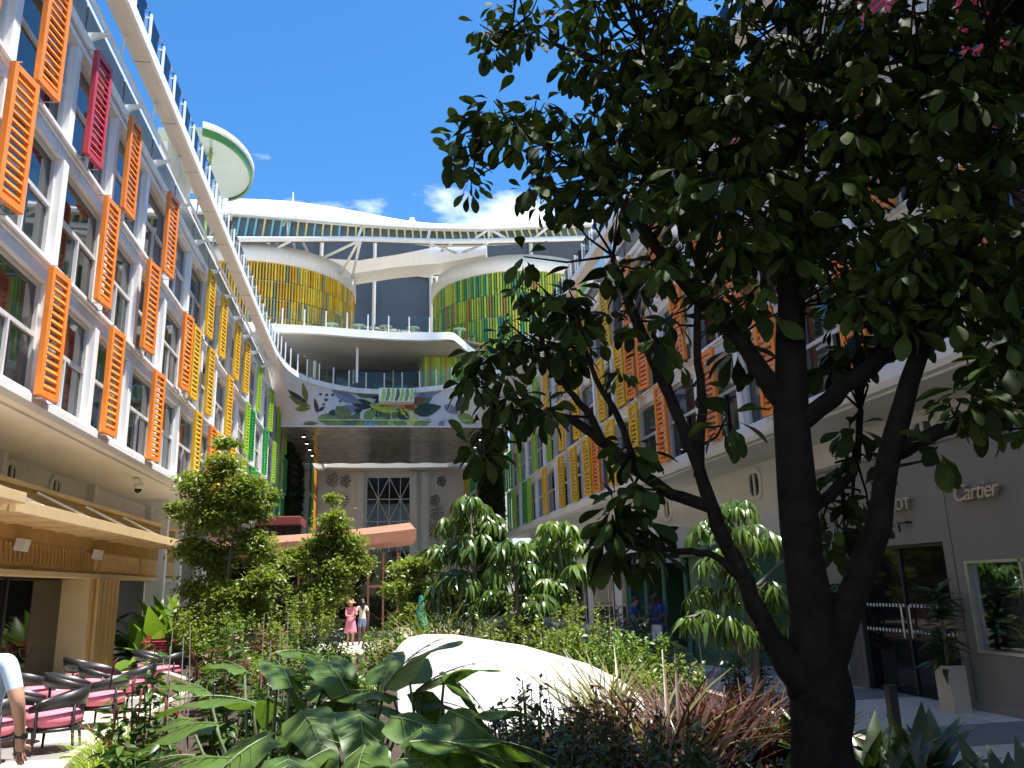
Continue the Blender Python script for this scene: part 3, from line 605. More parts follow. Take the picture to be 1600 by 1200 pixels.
# green-rimmed lookout deck high on the left
lk = thing('lookout_deck', 'round white lookout deck with green rim high over the left building', 'deck', (-8.9, 32.2, 14.1))
def dpt(r, z, n_=24): return [Vector((-7.25+1.80*r*math.cos(t), 32.3+2.9*r*math.sin(t), z)) for t in np.linspace(-1.35, 1.35, n_)]
MB().prism(dpt(.96, 19.45)+[Vector((-8.6, 34.6, 19.45)), Vector((-8.6, 29.8, 19.45))], (0, 0, .3)).build('deck', pm('deck_glass_green', (.42, .52, .45), .3, .08, .8), lk)
m = MB(); ribbon(m, dpt(.955, 19.36), dpt(1.0, 19.34)); ribbon(m, dpt(1.0, 19.34), dpt(1.02, 19.62)); ribbon(m, dpt(1.02, 19.62), dpt(.96, 19.7)); m.build('rim', pm('rim_green', (.06, .22, .03), .4, .1), lk, True)
m = MB(); ribbon(m, dpt(1.022, 19.63), dpt(1.05, 19.70)); ribbon(m, dpt(1.05, 19.70), dpt(1.05, 19.86)); ribbon(m, dpt(1.05, 19.86), dpt(.98, 19.88)); m.build('coping', M['white2'], lk, True)
for (x, y) in ((-6.75, 30.6),): MB().tube([(x, y, 14.1), (x, y, 19.44)], .06, 8).build('post', PM['g'], lk)
MB().grid(lambda u, v: (-7.6+.9*u*u*(1-v), 31.0+2.4*v, 19.44-1.3*(1-u)), 8, 4).build('soffit_curve', M['soffit'], lk, True)
MB().box(-8.6, -8.3, 30.2, 34.2, 14.1, 19.44).build('stem', M['white'], lk)
# ---------------------------------------------------------------- end of the court beyond the bridge
fe = thing('end_building', 'pale end wall with tall lattice window and wall sculptures beyond the bridge', 'building', (1.3, 72, 0))
rw = MB(); rect_wall_x = lambda mb, xs0, xs1, y0, y1, z0, z1, h: (mb.box(xs0, h[0], y0, y1, z0, z1), mb.box(h[1], xs1, y0, y1, z0, z1), mb.box(h[0], h[1], y0, y1, h[3], z1), mb.box(h[0], h[1], y0, y1, z0, h[2]))
rect_wall_x(rw, -9, 12, 72, 72.5, .004, 13.5, (-.75, 3.15, .4, 11.65)); rw.build('wall', M['white'], fe)
for x in (-1.35, 3.3, 4.35): MB().box(x-.32, x+.32, 71.6, 71.998, .004, 12.0).build('pilaster', M['white'], fe)
gw = MB().box(-.75, 3.15, 72.2, 72.25, .4, 11.65).build('lattice_window', M['blackglass'], fe)
for i in range(5): MB().box(-.75+i*.975-.03, -.75+i*.975+.03, 72.1, 72.198, .4, 11.65).build('glazing_bar', M['white2'], gw)
for j in range(7): MB().box(-.75, 3.15, 72.06, 72.098, 11.58-j*1.95, 11.65-j*1.95).build('glazing_bar', M['white2'], gw)
for j in range(3):
    for i in range(2):
        for (a, c) in (((0, 0), (.975, 1.95)), ((1.95, 0), (.975, 1.95)), ((0, 3.9), (.975, 1.95)), ((1.95, 3.9), (.975, 1.95))):
            x0, z0 = -.75+i*1.95, 11.6-j*3.9
            MB().tube([(x0+a[0], 72.03, z0-a[1]), (x0+c[0], 72.03, z0-c[1])], .035, 4).build('glazing_bar', M['white2'], gw)
m = MB(); m.prism([(x, 69.6+.6*math.cos((x-1.3)/4), 12.2) for x in np.linspace(-6, 8.6, 24)]+[(8.6, 72, 12.2), (-6, 72, 12.2)], (0, 0, .6)).build('balcony', M['white'], fe)
for x in (-5.2, -2.6, 5.0, 7.4):
    MB().box(x-.9, x+.9, 71.93, 71.998, 8.4, 11.4).build('art_panel', M['soffit'], fe)
for i, (px, py) in enumerate([(520, 750), (540, 752), (535, 782), (690, 752), (680, 782), (684, 803), (680, 828)]):
    p = at(px, py, y=71.85); sc = MB(); rr = RNG.uniform(.35, .6)
    for kx in range(26):
        a, r_ = kx*2.4, rr*math.sqrt(kx/26); sc.lathe((p.x+r_*math.cos(a), 71.86, p.z+1.2*r_*math.sin(a)), [(.01, -.06), (.09, 0), (.01, .06)], 6)
    stuff(sc.build('wall_sculpture', M['dark'], fe))
for s, x, nm in ((-1, -5.0, 'left'), (1, 7.8, 'right')):
    fb = thing('cabin_building', 'narrow strip of far shuttered cabins past the bridge on the '+nm, 'building', (x, 68, 0))
    MB().box(x+s*.1, x+s*3, 63.8, 71.9, .004, 13).build('wall', M['white'], fb)
    for r_ in range(3):
        for i in range(6):
            c = ['green', 'lime', 'yellow', 'yellow', 'orange', 'orange'][i] if s < 0 else ['green', 'green', 'lime', 'lime', 'yellow', 'orange'][i]
            wo = MB().box(x+s*.05, x+s*.098, 64.3+i*1.25, 65.2+i*1.25, 4.4+r_*2.6, 6.4+r_*2.6).build('window', M['pane'], fb)
            MB().box(x-.05, x+.05, 64.1+i*1.25, 64.75+i*1.25, 4.3+r_*2.6, 6.6+r_*2.6).build('shutter', M[c], fb)
    MB().box(x-s*.75, x-s*.55, 63.9, 71.5, 12.1, 12.3).build('rail', M['white2'], fb)
    for i in range(8): MB().box(x-s*.6, x+s*.0, 64.2+i*.95, 64.3+i*.95, 12.0, 12.1).build('bracket', M['white2'], fb)
# ---------------------------------------------------------------- terracotta pavilion in the middle distance
pv = thing('pavilion', 'low pavilion with curved terracotta roof and dark glass behind the trees', 'pavilion', (-2, 34, 0))
M['terra'] = pm('terracotta_roof', (.31, .135, .085), .65, .10, 1.2, bump=.1)
def rf(u, v):
    x = -6.3+7.9*u; z = 3.72+.55*u**1.7; return (x, 32.2+2.2*u*(1-v)*0+6.0*v-.6*math.sin(math.pi*u)*(1-v), z-.1+.75*v)
m = MB(); m.grid(rf, 24, 6); rt = m.build('roof', M['terra'], pv, True)
m = MB(); k = 25; lo2 = [Vector(rf(i/24, 0)) for i in range(25)]
ribbon(m, [p-Vector((0, 0, .36)) for p in lo2], [p+Vector((0, 0, .03)) for p in lo2]); ribbon(m, [p+Vector((0, 3, -.44)) for p in lo2], [p-Vector((0, 0, .36)) for p in lo2]); m.build('fascia', M['terra'], pv)
m = MB(); rs = [Vector(rf(1, j/6)) for j in range(7)]; ribbon(m, [p-Vector((0, 0, .36)) for p in rs], [p+Vector((0, 0, .03)) for p in rs]); m.build('fascia', M['terra'], pv)
MB().box(-6.1, .95, 34.0, 34.06, .3, 3.4).build('glazing', M['blackglass'], pv)
for x in (-4.6, -3.0, -1.6, -.25, .35, .93): MB().box(x-.04, x+.04, 33.9, 33.998, .3, 3.4).build('mullion', M['terra'], pv)
MB().box(-.25, .93, 33.86, 33.898, 2.0, 2.1).build('transom', M['terra'], pv); MB().box(-6.1, .95, 33.9, 34.1, .01, .3).build('plinth', M['pave2'], pv)
tb = thing('kiosk', 'small red roofed kiosk between the pavilion and left building', 'kiosk', (-5.2, 42, 0)); MB().bbox(-6.0, -3.6, 41, 44, 5.1, 5.55, .05).build('roof', pm('red_roof', (.22, .04, .03), .6), tb); MB().box(-5.8, -3.6, 41.2, 43.8, .004, 5.1).build('wall', M['blackglass'], tb)
# ---------------------------------------------------------------- gold cafe on the left
cf = thing('cafe_building', 'gold fluted cafe front with flat canopy under the left building', 'cafe', (-7.0, 20, 0))
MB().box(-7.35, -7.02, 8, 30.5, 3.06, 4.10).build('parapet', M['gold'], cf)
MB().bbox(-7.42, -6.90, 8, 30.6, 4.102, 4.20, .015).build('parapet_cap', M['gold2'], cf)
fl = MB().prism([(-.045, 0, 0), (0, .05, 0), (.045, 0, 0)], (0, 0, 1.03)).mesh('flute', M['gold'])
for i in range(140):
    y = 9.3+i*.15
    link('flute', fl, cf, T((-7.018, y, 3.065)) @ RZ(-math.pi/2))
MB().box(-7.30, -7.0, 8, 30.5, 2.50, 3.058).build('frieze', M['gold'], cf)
pet = MB(); n = 14
for (r1, r2, d) in ((.13, .10, .05),):
    o_ = [(0, r1*math.cos(t)*.62, r1*1.75*math.sin(t)) for t in [2*math.pi*i/n for i in range(n)]]; i_ = [(0, r2*math.cos(t)*.52, r2*1.75*math.sin(t)) for t in [2*math.pi*i/n for i in range(n)]]
    of, if_ = [(d, a, b_) for _, a, b_ in o_], [(d*.8, a, b_) for _, a, b_ in i_]
    pet.add(o_+of+if_+i_, [(k*n+i, k*n+(i+1) % n, (k+1)*n+(i+1) % n, (k+1)*n+i) for k in range(3) for i in range(n)])
petm = pet.mesh('petal', M['gold2']); petd = pet.mesh('petal', M['gold'])
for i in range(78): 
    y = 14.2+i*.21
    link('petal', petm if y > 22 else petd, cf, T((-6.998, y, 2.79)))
MB().bbox(-7.32, -6.92, 8, 30.55, 2.38, 2.498, .012).build('lintel', M['gold2'], cf)
for (a, c) in ((22.3, 22.42), (26.1, 26.22)): MB().box(-6.99, -6.93, a, c, 2.5, 3.06).build('divider', M['gold'], cf)
for i in range(9):
    MB().lathe((-6.98+.02*(i % 2), 22.6+.18*i, 0), [(.11, .014), (.10, .05), (.10, 2.30), (.12, 2.379)], 10).build('pilaster_rib', M['gold'], cf, True)
MB().box(-7.4, -7.0, 22.3, 24.3, .004, 2.379).build('pilaster', M['gold'], cf)
MB().box(-7.75, -7.05, 22.18, 22.298, .004, 2.379).build('reveal', M['gold2'], cf)
MB().box(-7.75, -7.7, 8, 22.18, .004, 2.379).build('glazing', M['blackglass'], cf)
for y in (12, 15.5, 19): MB().box(-7.698, -7.66, y, y+.05, .004, 2.379).build('mullion', M['dark'], cf)
M['smile'] = pm('etched_glass', (.10, .10, .10), .3)
cv = MB()
for (yc, zc) in ((20.4, 1.05), (20.9, 1.5), (20.0, 1.5)): cv.tube([(-7.69, yc+.42*math.cos(t), zc+.42*math.sin(t)) for t in np.linspace(-2.7, -.45, 14)], .008, 4)
MB().tube([(-7.69, 20.4+.42*math.cos(t), 1.05+.42*math.sin(t)) for t in np.linspace(-2.7, -.45, 14)], .008, 4).build('etched_curve', M['smile'], cf)
# canopy
MB().bbox(-7.0, -5.98, 14.7, 27.2, 3.37, 3.50, .012).build('canopy', M['gold2'], cf)
MB().bbox(-6.05, -5.93, 14.68, 27.22, 3.34, 3.57, .012).build('canopy_edge', M['gold2'], cf)
MB().bbox(-7.0, -5.7, 8.0, 14.45, 3.45, 3.63, .012).build('canopy', M['gold2'], cf)
for i in range(10): MB().box(-6.98, -6.06, 15.6+i*1.25, 15.65+i*1.25, 3.33, 3.369).build('canopy_rib', M['gold2'], cf)
for y in (15.4, 17.9, 20.8, 23.8): MB().tube([(-6.88, y, 4.05), (-6.1, y+1.3, 3.55)], .028, 8).build('tie_rod', M['white2'], cf)
for y in (17.4, 21.9):
    lo_ = MB().bbox(-.09, .09, -.13, .13, -.14, .10, .008, T((-6.84, y, 2.98)) @ Matrix.Rotation(.2, 4, 'Y')).build('wall_lamp', M['frame'], cf)
for k, (x, y) in enumerate(((-6.30, 22.9), (-8.2, 20.6), (-6.3, 14.0))):
    c = thing('security_camera', ['white dome camera hanging under the left cabin lip near the cafe end', 'small white camera on the soffit above the cafe canopy', 'white dome camera under the left cabin lip at frame edge'][k], 'camera', (x, y, 4.95))
    MB().bbox(x-.07, x+.07, y-.30, y+.05, 4.86, 4.97, .02).build('arm', M['white2'], c)
    MB().lathe((x, y, 0), [(0, 4.86), (.12, 4.86), (.12, 4.74), (.10, 4.72), (.0, 4.72)], 16).build('housing', M['white2'], c, True)
    MB().lathe((x, y, 0), [(.095, 4.72), (.085, 4.66), (.05, 4.62), (0, 4.605)], 16).build('dome', M['blackglass'], c, True)

# ---------------------------------------------------------------- cafe chairs
M['chair'] = pm('black_chair', (.014, .014, .015), .42, .2, 3); M['cush'] = pm('pink_fabric', (.62, .17, .23), .85, .08, 6, bump=.25, bscale=220)
def make_chair():
    r = thing('cafe_chair', 'x', 'chair', (0, 0, 0), 'black cafe chairs with pink seats')
    b_ = MB(); na = 28
    def sect(u, v):
        a = rad(-138+276*u); c = math.cos(a); top = .50+.245*(.5+.5*c)**.8; hgt = .055+.15*(.5+.5*c)
        rr = .315+.025*v*(.5+.5*c); z = top-hgt+hgt*v; return Vector((rr*c*1.02, rr*math.sin(a), z))
    for (off, nm) in ((0, 0),):
        g_ = MB(); vs_ = []
        for i in range(na+1):
            for (v, o_) in ((0, 0), (0, 1), (1, 1), (1, 0)):
                p = sect(i/na, v); q = Vector((p.x, p.y, 0)); d = q.normalized(); vs_.append(p-d*(.022*o_))
        fs_ = [(i*4+k, i*4+(k+1) % 4, (i+1)*4+(k+1) % 4, (i+1)*4+k) for i in range(na) for k in range(4)]+[(0, 1, 2, 3), (na*4+3, na*4+2, na*4+1, na*4)]
        g_.add(vs_, fs_); g_.build('backrest', M['chair'], r, True)
    for a in (rad(-118), rad(118), rad(-42), rad(42)):
        c, s_ = math.cos(a), math.sin(a); zt = .46 if abs(a) > 1.5 else .55
        MB().tube([(.305*c, .305*s_, zt+.06), (.30*c, .30*s_, .30), (.34*c, .34*s_, .013)], [.016, .021, .013], 8).build('leg', M['chair'], r, True)
    MB().lathe((0, 0, 0), [(.20, .255), (.285, .255), (.29, .275), (.285, .295), (.2, .295)], 24).build('seat_frame', M['chair'], r, True)
    MB().lathe((-.01, 0, 0), [(0, .30), (.24, .298), (.285, .33), (.30, .385), (.288, .44), (.25, .468), (.12, .478), (0, .48)], 28).build('cushion', M['cush'], r, True)
    return r
ch0 = make_chair()
spots = [(-4.08, 12.0, .15, 'nearest of the right row'), (-4.10, 13.95, .0, 'second nearest of the right row'), (-4.12, 15.6, .1, 'third nearest of the right row'), (-4.25, 18.4, -.1, 'farthest of the right row'), (-4.62, 11.3, .0, 'beside the hand of the man in blue'),
         (-4.75, 12.7, math.pi+.3, 'nearest of the left row'), (-4.75, 14.5, math.pi+.2, 'second nearest of the left row'), (-4.85, 16.3, math.pi-.1, 'third nearest of the left row'), (-5.6, 15.2, math.pi+.9, 'turned aside against the dark glass'), (-5.75, 18.2, math.pi+.6, 'turned aside beside the gold pilaster'), (-4.8, 19.6, math.pi, 'farthest of the left row')]
for i, (x, y, a, d) in enumerate(spots):
    W = T((x, y, 0)) @ RZ(a) @ Matrix.Diagonal((1.12, 1.12, 1.06, 1))
    if i == 0: o = ch0; o.matrix_world = W; WM[o] = W
    else: o = copy_tree(ch0, W)
    o['label'] = 'black cafe chair with pink seat, '+d
for i, (x, y) in enumerate(((-5.3, 13.5), (-5.4, 17.1))):
    t = thing('cafe_table', ['small dark round table between the nearer chairs', 'small dark round table between the farther chairs'][i], 'table', (x, y, 0), 'round cafe tables')
    MB().lathe((x, y, 0), [(0, .60), (.30, .60), (.31, .58), (.30, .565), (0, .565)], 24).build('table_top', M['chair'], t); MB().lathe((x, y, 0), [(.22, .013), (.22, .03), (.03, .05), (.03, .564)], 16).build('pedestal', M['chair'], t, True)
# red slatted chairs and tables further off
M['red'] = pm('red_metal', (.30, .02, .045), .4, .06, 4)
def red_chair():
    r = thing('garden_chair', 'x', 'chair', (0, 0, 0), 'dark red slatted garden chairs')
    for (x, y) in ((-.22, -.2), (.22, -.2), (-.22, .2), (.22, .2)): MB().tube([(x, y, .44), (x*1.1, y*1.1, .013)], .014, 6).build('leg', M['red'], r)
    for i in range(6): MB().box(-.23, .23, -.22+i*.075, -.165+i*.075, .44, .455).build('seat_slat', M['red'], r)
    for s_ in (-1, 1): MB().tube([(s_*.22, .2, .44), (s_*.22, .28, .86)], .014, 6).build('back_post', M['red'], r)
    for i in range(5): MB().box(-.22, .22, .20+.02*i, .215+.02*i, .52+i*.07, .57+i*.07).build('back_slat', M['red'], r)
    for s_ in (-1, 1): MB().tube([(s_*.25, .24, .64), (s_*.25, -.2, .64), (s_*.24, -.2, .44)], .013, 6).build('armrest', M['red'], r)
    return r
rc0 = red_chair()
rsp = [(-5.35, 22.9, 2.9, 'tucked in front at the red table by the planter'), (-5.9, 24.3, .3, 'behind the red table by the planter'), (-4.75, 23.4, 1.8, 'at the right of the red table by the planter'), (-2.95, 26.9, .2, 'at the far left of the red table by the pavilion'), (-2.25, 27.2, -.2, 'at the far right of the red table by the pavilion'), (-2.9, 25.6, 3.1, 'on the near side of the red table by the pavilion')]
for i, (x, y, a, d) in enumerate(rsp):
    W = T((x, y, 0)) @ RZ(a)
    if i == 0: o = rc0; o.matrix_world = W; WM[o] = W
    else: o = copy_tree(rc0, W)
    o['label'] = 'dark red slatted chair '+d
for i, (x, y) in enumerate(((-5.55, 23.6), (-2.6, 26.3))):
    t = thing('garden_table', ['dark red square table by the planter beyond the black chairs', 'dark red long table in front of the pavilion'][i], 'table', (x, y, 0))
    for k in range(7): MB().box(x-.5, x+.5, y-.35+k*.1, y-.26+k*.1, .72, .745).build('top_slat', M['red'], t)
    for (a, c) in ((-.44, -.3), (.44, -.3), (-.44, .3), (.44, .3)): MB().tube([(x+a, y+c, .72), (x+a, y+c, .013)], .018, 6).build('leg', M['red'], t)

# ---------------------------------------------------------------- white sculptural wall in the planting
wc = thing('curved_wall', 'smooth white curved sculptural wall rising out of the shrubs', 'wall', (1.7, 9.8, .28))
def cw(u, v):
    x = .30+3.4*u; y = 10.0-.40*math.sin(math.pi*min(u*1.05, 1))+.35*u
    zt = float(np.interp(u, [0, .02, .05, .10, .2, .45, .70, .9, 1], [1.16, 1.26, 1.33, 1.36, 1.35, 1.19, .92, .58, .34])); z = .2+(zt-.2)*v
    return Vector((x-.05*(v-.2)*(1-u), y-.1+.48*v, z))
m = MB(); nu, nv = 60, 16; m.grid(cw, nu, nv); N0 = len(m.v)
m.grid(lambda u, v: cw(u, 1)+Vector((0, .16*v, -.01*v)), nu, 4); m.grid(lambda u, v: cw(u, 1-v)+Vector((0, .16, -.01)), nu, 4); m.grid(lambda u, v: cw(0, u)+Vector((-.03*math.sin(math.pi*v), .16*v, 0)), nv, 4)
o = m.build('shell', pm('white_render', (.78, .77, .745), .5, .05, 1.0, dirt=.06), wc, True)
# black bollard, planter pots, netting cone
bo = thing('bollard', 'slim black leaning bollard on the shaded walk', 'bollard', (5.25, 8.0, 0)); MB().bbox(5.20, 5.30, 7.96, 8.04, .013, .80, .008).build('post', M['chair'], bo); MB().bbox(5.17, 5.33, 7.93, 8.07, .0125, .03, .004).build('base', M['chair'], bo)
eb = thing('edging', 'low black metal edging at the walk beside the big trunk', 'edging', (5.0, 9.6, 0)); MB().bbox(4.72, 5.75, 10.3, 10.36, .013, .30, .006).build('bar', M['chair'], eb); MB().bbox(4.66, 4.718, 8.4, 10.36, .013, .30, .006).build('bar', M['chair'], eb)
# tables, seats and a walker on the balconies
M['mint'] = pm('mint_furniture', (.40, .55, .38), .5); M['seatg'] = pm('green_seat', (.05, .16, .10), .6)
for i, (px, kind) in enumerate(((516, 0), (560, 0), (603, 0), (648, 0), (725, 0))):
    p = at(px, 512, z=17.1); x, y = p.x, 47.9+.1*i
    t = thing('balcony_table', 'small mint table on the upper balcony, '+['first', 'second', 'third', 'fourth', 'fifth'][i]+' from the left', 'table', (x, y, 17.02), 'mint balcony tables')
    MB().lathe((x, y, 17.02), [(0, .78), (.42, .78), (.42, .72), (0, .72)], 16).build('table_top', M['mint'], t); MB().lathe((x, y, 17.02), [(.34, .004), (.30, .06), (.10, .10), (.10, .72)], 12).build('pedestal', M['mint'], t)
    for k, dx in enumerate((-.75, .75)):
        c = thing('balcony_chair', 'green seat at the %s side of the %s balcony table' % (['left', 'right'][k], ['first', 'second', 'third', 'fourth', 'fifth'][i]), 'chair', (x+dx, y+.1, 17.02), 'green balcony chairs')
        MB().bbox(x+dx-.22, x+dx+.22, y-.12, y+.32, 17.40, 17.47, .02).build('seat', M['seatg'], c); MB().bbox(x+dx+(.18 if k else -.24), x+dx+(.24 if k else -.18), y-.12, y+.32, 17.47, 17.88, .02).build('backrest', M['seatg'], c)
        for (a, b_) in ((-.19, -.08), (.19, -.08), (-.19, .28), (.19, .28)): MB().tube([(x+dx+a, y+b_, 17.40), (x+dx+a, y+b_, 17.021)], .015, 5).build('leg', M['mint'], c)
for i, x in enumerate((-2.9, -1.9, .2, 1.6)):
    c = thing('lounge_seat', 'dark green lounge seat behind the lower balcony glass, '+['leftmost', 'second', 'third', 'rightmost'][i], 'seat', (x, 51.6, 14.17), 'lounge seats on the lower balcony')
    MB().bbox(x-.4, x+.4, 51.3, 52.0, 14.20, 14.62, .05).build('seat', M['seatg'], c); MB().bbox(x-.4, x+.4, 52.0, 52.18, 14.20, 15.1, .05).build('backrest', M['seatg'], c)

# ---------------------------------------------------------------- people
def pmat(n_, c, r_=.8): return pm(n_, c, r_, .08, 8, bump=.1, bscale=90)
SK = pmat('skin_fair', (.46, .25, .17), .5); SKD = pmat('skin_dark', (.10, .05, .032), .5); SKT = pmat('skin_tan', (.33, .165, .10), .5); HAIRB = pmat('black_hair', (.012, .009, .008), .5); HAIRN = pmat('brown_hair', (.07, .035, .02), .5)
def person(label, loc, rz, h, pose, shirt, shorts, skin, shoes, sleeve=1.22, hem=.60, waist=.97, hair=HAIRB, long_hair=False, hat=None, hands=True):
    root = thing('person', label, 'person', loc, rz=rz); k = h/1.70
    J = dict(pel=(0, 0, .93), spi=(0, 0, 1.10), che=(0, .01, 1.29), nec=(0, .015, 1.455), hea=(0, -.005, 1.555), top=(0, .005, 1.645))
    Rr = dict(pel=.135, spi=.118, che=.132, nec=.052, hea=.082, top=.060)
    for s_, q in ((-1, 'l'), (1, 'r')):
        J.update({'sh'+q: (s_*.165, .01, 1.395), 'el'+q: (s_*.235, .03, 1.12), 'wr'+q: (s_*.25, -.05, .88), 'ha'+q: (s_*.245, -.08, .80), 'hi'+q: (s_*.085, 0, .87), 'kn'+q: (s_*.095, -.015, .49), 'an'+q: (s_*.095, .02, .085), 'to'+q: (s_*.105, -.14, .035)})
        Rr.update({'sh'+q: .062, 'el'+q: .041, 'wr'+q: .027, 'ha'+q: .034, 'hi'+q: .092, 'kn'+q: .056, 'an'+q: .038, 'to'+q: .034})
    J.update(pose)
    ed = [('pel', 'spi'), ('spi', 'che'), ('che', 'nec'), ('nec', 'hea'), ('hea', 'top')]
    for q in 'lr': ed += [('che', 'sh'+q), ('sh'+q, 'el'+q), ('el'+q, 'wr'+q), ('wr'+q, 'ha'+q), ('pel', 'hi'+q), ('hi'+q, 'kn'+q), ('kn'+q, 'an'+q), ('an'+q, 'to'+q)]
    names = list(J); me = bpy.data.meshes.new('body'); me.from_pydata([tuple(k*c for c in J[n_]) for n_ in names], [(names.index(a), names.index(b_)) for a, b_ in ed], [])
    o = bpy.data.objects.new('tmp', me); col.objects.link(o); sk = o.modifiers.new('s', 'SKIN')
    for i, n_ in enumerate(names):
        d = me.skin_vertices[0].data[i]; d.radius = (Rr[n_]*k, Rr[n_]*k*(.78 if n_ in ('che', 'spi') else .9 if n_ == 'pel' else 1)); d.use_root = (n_ == 'pel')
    sb_ = o.modifiers.new('d', 'SUBSURF'); sb_.levels = 2; sb_.render_levels = 2
    bm_ = bpy.data.meshes.new_from_object(o.evaluated_get(bpy.context.evaluated_depsgraph_get())); bpy.data.objects.remove(o)
    mb = MB(); mb.v = [tuple(v.co) for v in bm_.vertices]; mb.f = [tuple(p.vertices) for p in bm_.polygons]
    for f in mb.f:
        c = sum((Vector(mb.v[i]) for i in f), Vector())/len(f)/k; best = None
        for a, b_ in ed:
            A_, B_ = Vector(J[a]), Vector(J[b_]); t = max(0, min(1, (c-A_).dot(B_-A_)/max((B_-A_).length_squared, 1e-6))); dd = (c-A_-(B_-A_)*t).length
            if best is None or dd < best[0]: best = (dd, a[:2], b_[:2], t)
        a = best[1]; bb = best[2]
        if a in ('ne', 'he'): mi = 0
        elif a == 'an' : mi = 3
        elif a == 'kn': mi = 0 if best[3] > 0 or True else 0
        elif a == 'hi': mi = 2 if c.z > hem else 0
        elif a == 'wr' or a == 'el': mi = 0
        elif a == 'sh': mi = 1 if best[3] < (1.395-sleeve)/.275 else 0
        elif a == 'ch' and bb == 'ne': mi = 1 if c.z < 1.44 else 0
        else: mi = 1 if c.z > waist else 2
        if a == 'kn' and c.z < .11: mi = 3
        if a == 'hi' and hem < .2: mi = 2
        if a == 'kn' and hem < .4 and c.z > hem: mi = 2
        mb.m.append(mi)
    if hands:
        for s_, q in ((-1, 'l'), (1, 'r')):
            H, Wr = Vector(J['ha'+q])*k, Vector(J['wr'+q])*k; d = (H-Wr).normalized(); side_ = d.cross(Vector((1, 0, 0))).normalized()
            if side_.length < .1: side_ = Vector((0, 1, 0))
            palm = d.cross(side_)
            mb.cm = 0
            for i_, ln in enumerate((.068, .078, .072, .056)):
                b0 = H+side_*(.030-.020*i_)*k+d*.012*k; mb.tube([b0, b0+d*ln*.5*k+palm*.006, b0+d*ln*k*.95+palm*.022], [.0095*k, .0088*k, .006*k], 6)
            b0 = H+side_*.03*k-d*.02*k; mb.tube([b0, b0+side_*.03*k+d*.02*k+palm*.01, b0+side_*.036*k+d*.055*k+palm*.02], [.011*k, .010*k, .007*k], 6)
    me2 = mb.mesh('body', [skin, shirt, shorts, shoes], True); b_o = link('body', me2, root, WM[root])
    hd = Vector(J['hea'])*k; W = WM[root]
    hh = MB(); hh.grid(lambda u, v: hd+Vector((.098*k*math.sin(v*1.75)*math.cos(u*2*math.pi), .018*k+.108*k*math.sin(v*1.75)*math.sin(u*2*math.pi), .045*k+.098*k*math.cos(v*1.75)+(.03*k if math.sin(u*2*math.pi) < -.3 and v > .7 else 0))), 20, 8)
    if long_hair: hh.tube([hd+Vector((0, .06, .06))*k, hd+Vector((0, .10, -.06))*k, hd+Vector((0, .11, -.2))*k, hd+Vector((0, .10, -.3))*k], [.075*k, .088*k, .07*k, .03*k], 10)
    link('hair', hh.mesh('hair', hair, True), root, W)
    fc = MB(); fc.tube([hd+Vector((0, -.078, .02))*k, hd+Vector((0, -.112, -.012))*k], [.008*k, .014*k], 6); link('nose', fc.mesh('nose', skin, True), b_o, W)
    for s_ in (-1, 1):
        e = MB(); e.lathe(hd+Vector((s_*.032, -.086, .022))*k, [(0, .007*k), (.009*k, 0), (0, -.007*k)], 8); link('eye', e.mesh('eye', HAIRB), b_o, W)
        e = MB(); e.lathe(hd+Vector((s_*.088, .005, 0))*k, [(0, .03*k), (.014*k, .01*k), (.010*k, -.02*k), (0, -.03*k)], 8); link('ear', e.mesh('ear', skin, True), b_o, W)
    mo = MB(); mo.box(-.022*k, .022*k, -.087*k, -.082*k, -.045*k, -.037*k, T(hd)); link('mouth', mo.mesh('mouth', pmat('lips', (.25, .07, .06))), b_o, W)
    if hat:
        ht = MB(); ht.lathe(hd+Vector((0, .005, .055))*k, [(0, .115*k), (.075*k, .108*k), (.098*k, .06*k), (.105*k, .01*k), (.19*k, -.035*k), (.19*k, -.042*k), (.10*k, 0)], 24); link('hat', ht.mesh('hat', hat, True), root, W)
    return root
WHITE = pmat('white_cloth', (.70, .70, .70)); NAVY = pmat('navy_cloth', (.02, .04, .14)); ROYAL = pmat('royal_blue_cloth', (.02, .05, .26)); PINKC = pmat('pink_floral_cloth', (.62, .20, .28)); DEN = pmat('denim', (.16, .26, .42)); SHOE = pmat('shoe', (.10, .08, .07)); GREYC = pmat('grey_cloth', (.16, .15, .17)); STRAW = pmat('straw', (.62, .36, .16)); LBLUE = pmat('light_blue_cloth', (.42, .55, .70)); CREAMC = pmat('cream_cloth', (.62, .60, .50))
person('woman in straw hat and pink floral dress standing by the pavilion', (-.82, 30.2, .0), .45, 1.60, {'elr': (.21, -.08, 1.14), 'wrr': (.08, -.22, 1.18), 'har': (.03, -.27, 1.21), 'ell': (-.22, -.06, 1.12), 'wrl': (-.06, -.22, 1.08), 'hal': (0, -.25, 1.06)}, PINKC, PINKC, SK, SHOE, sleeve=1.15, hem=.80, hat=STRAW, hair=HAIRN)
_w = [k for k in bpy.data.objects if k.get('label', '').startswith('woman in straw hat')][0]
link('skirt', MB().lathe((0, 0, 0), [(.125, 1.0), (.15, .92), (.185, .75), (.22, .52), (.225, .46), (.215, .46), (.17, .75)], 20).mesh('skirt', PINKC, True), _w, WM[_w])
person('woman in cream top and denim shorts walking away beside the pink dress', (-.42, 30.5, .0), math.pi+.2, 1.62, {'knl': (-.095, -.14, .50), 'anl': (-.095, -.10, .10), 'tol': (-.1, -.26, .05), 'elr': (.27, .03, 1.13), 'wrr': (.30, .0, .90), 'har': (.30, -.02, .82)}, CREAMC, DEN, SKD, SHOE, sleeve=1.25, hem=.66, long_hair=True)
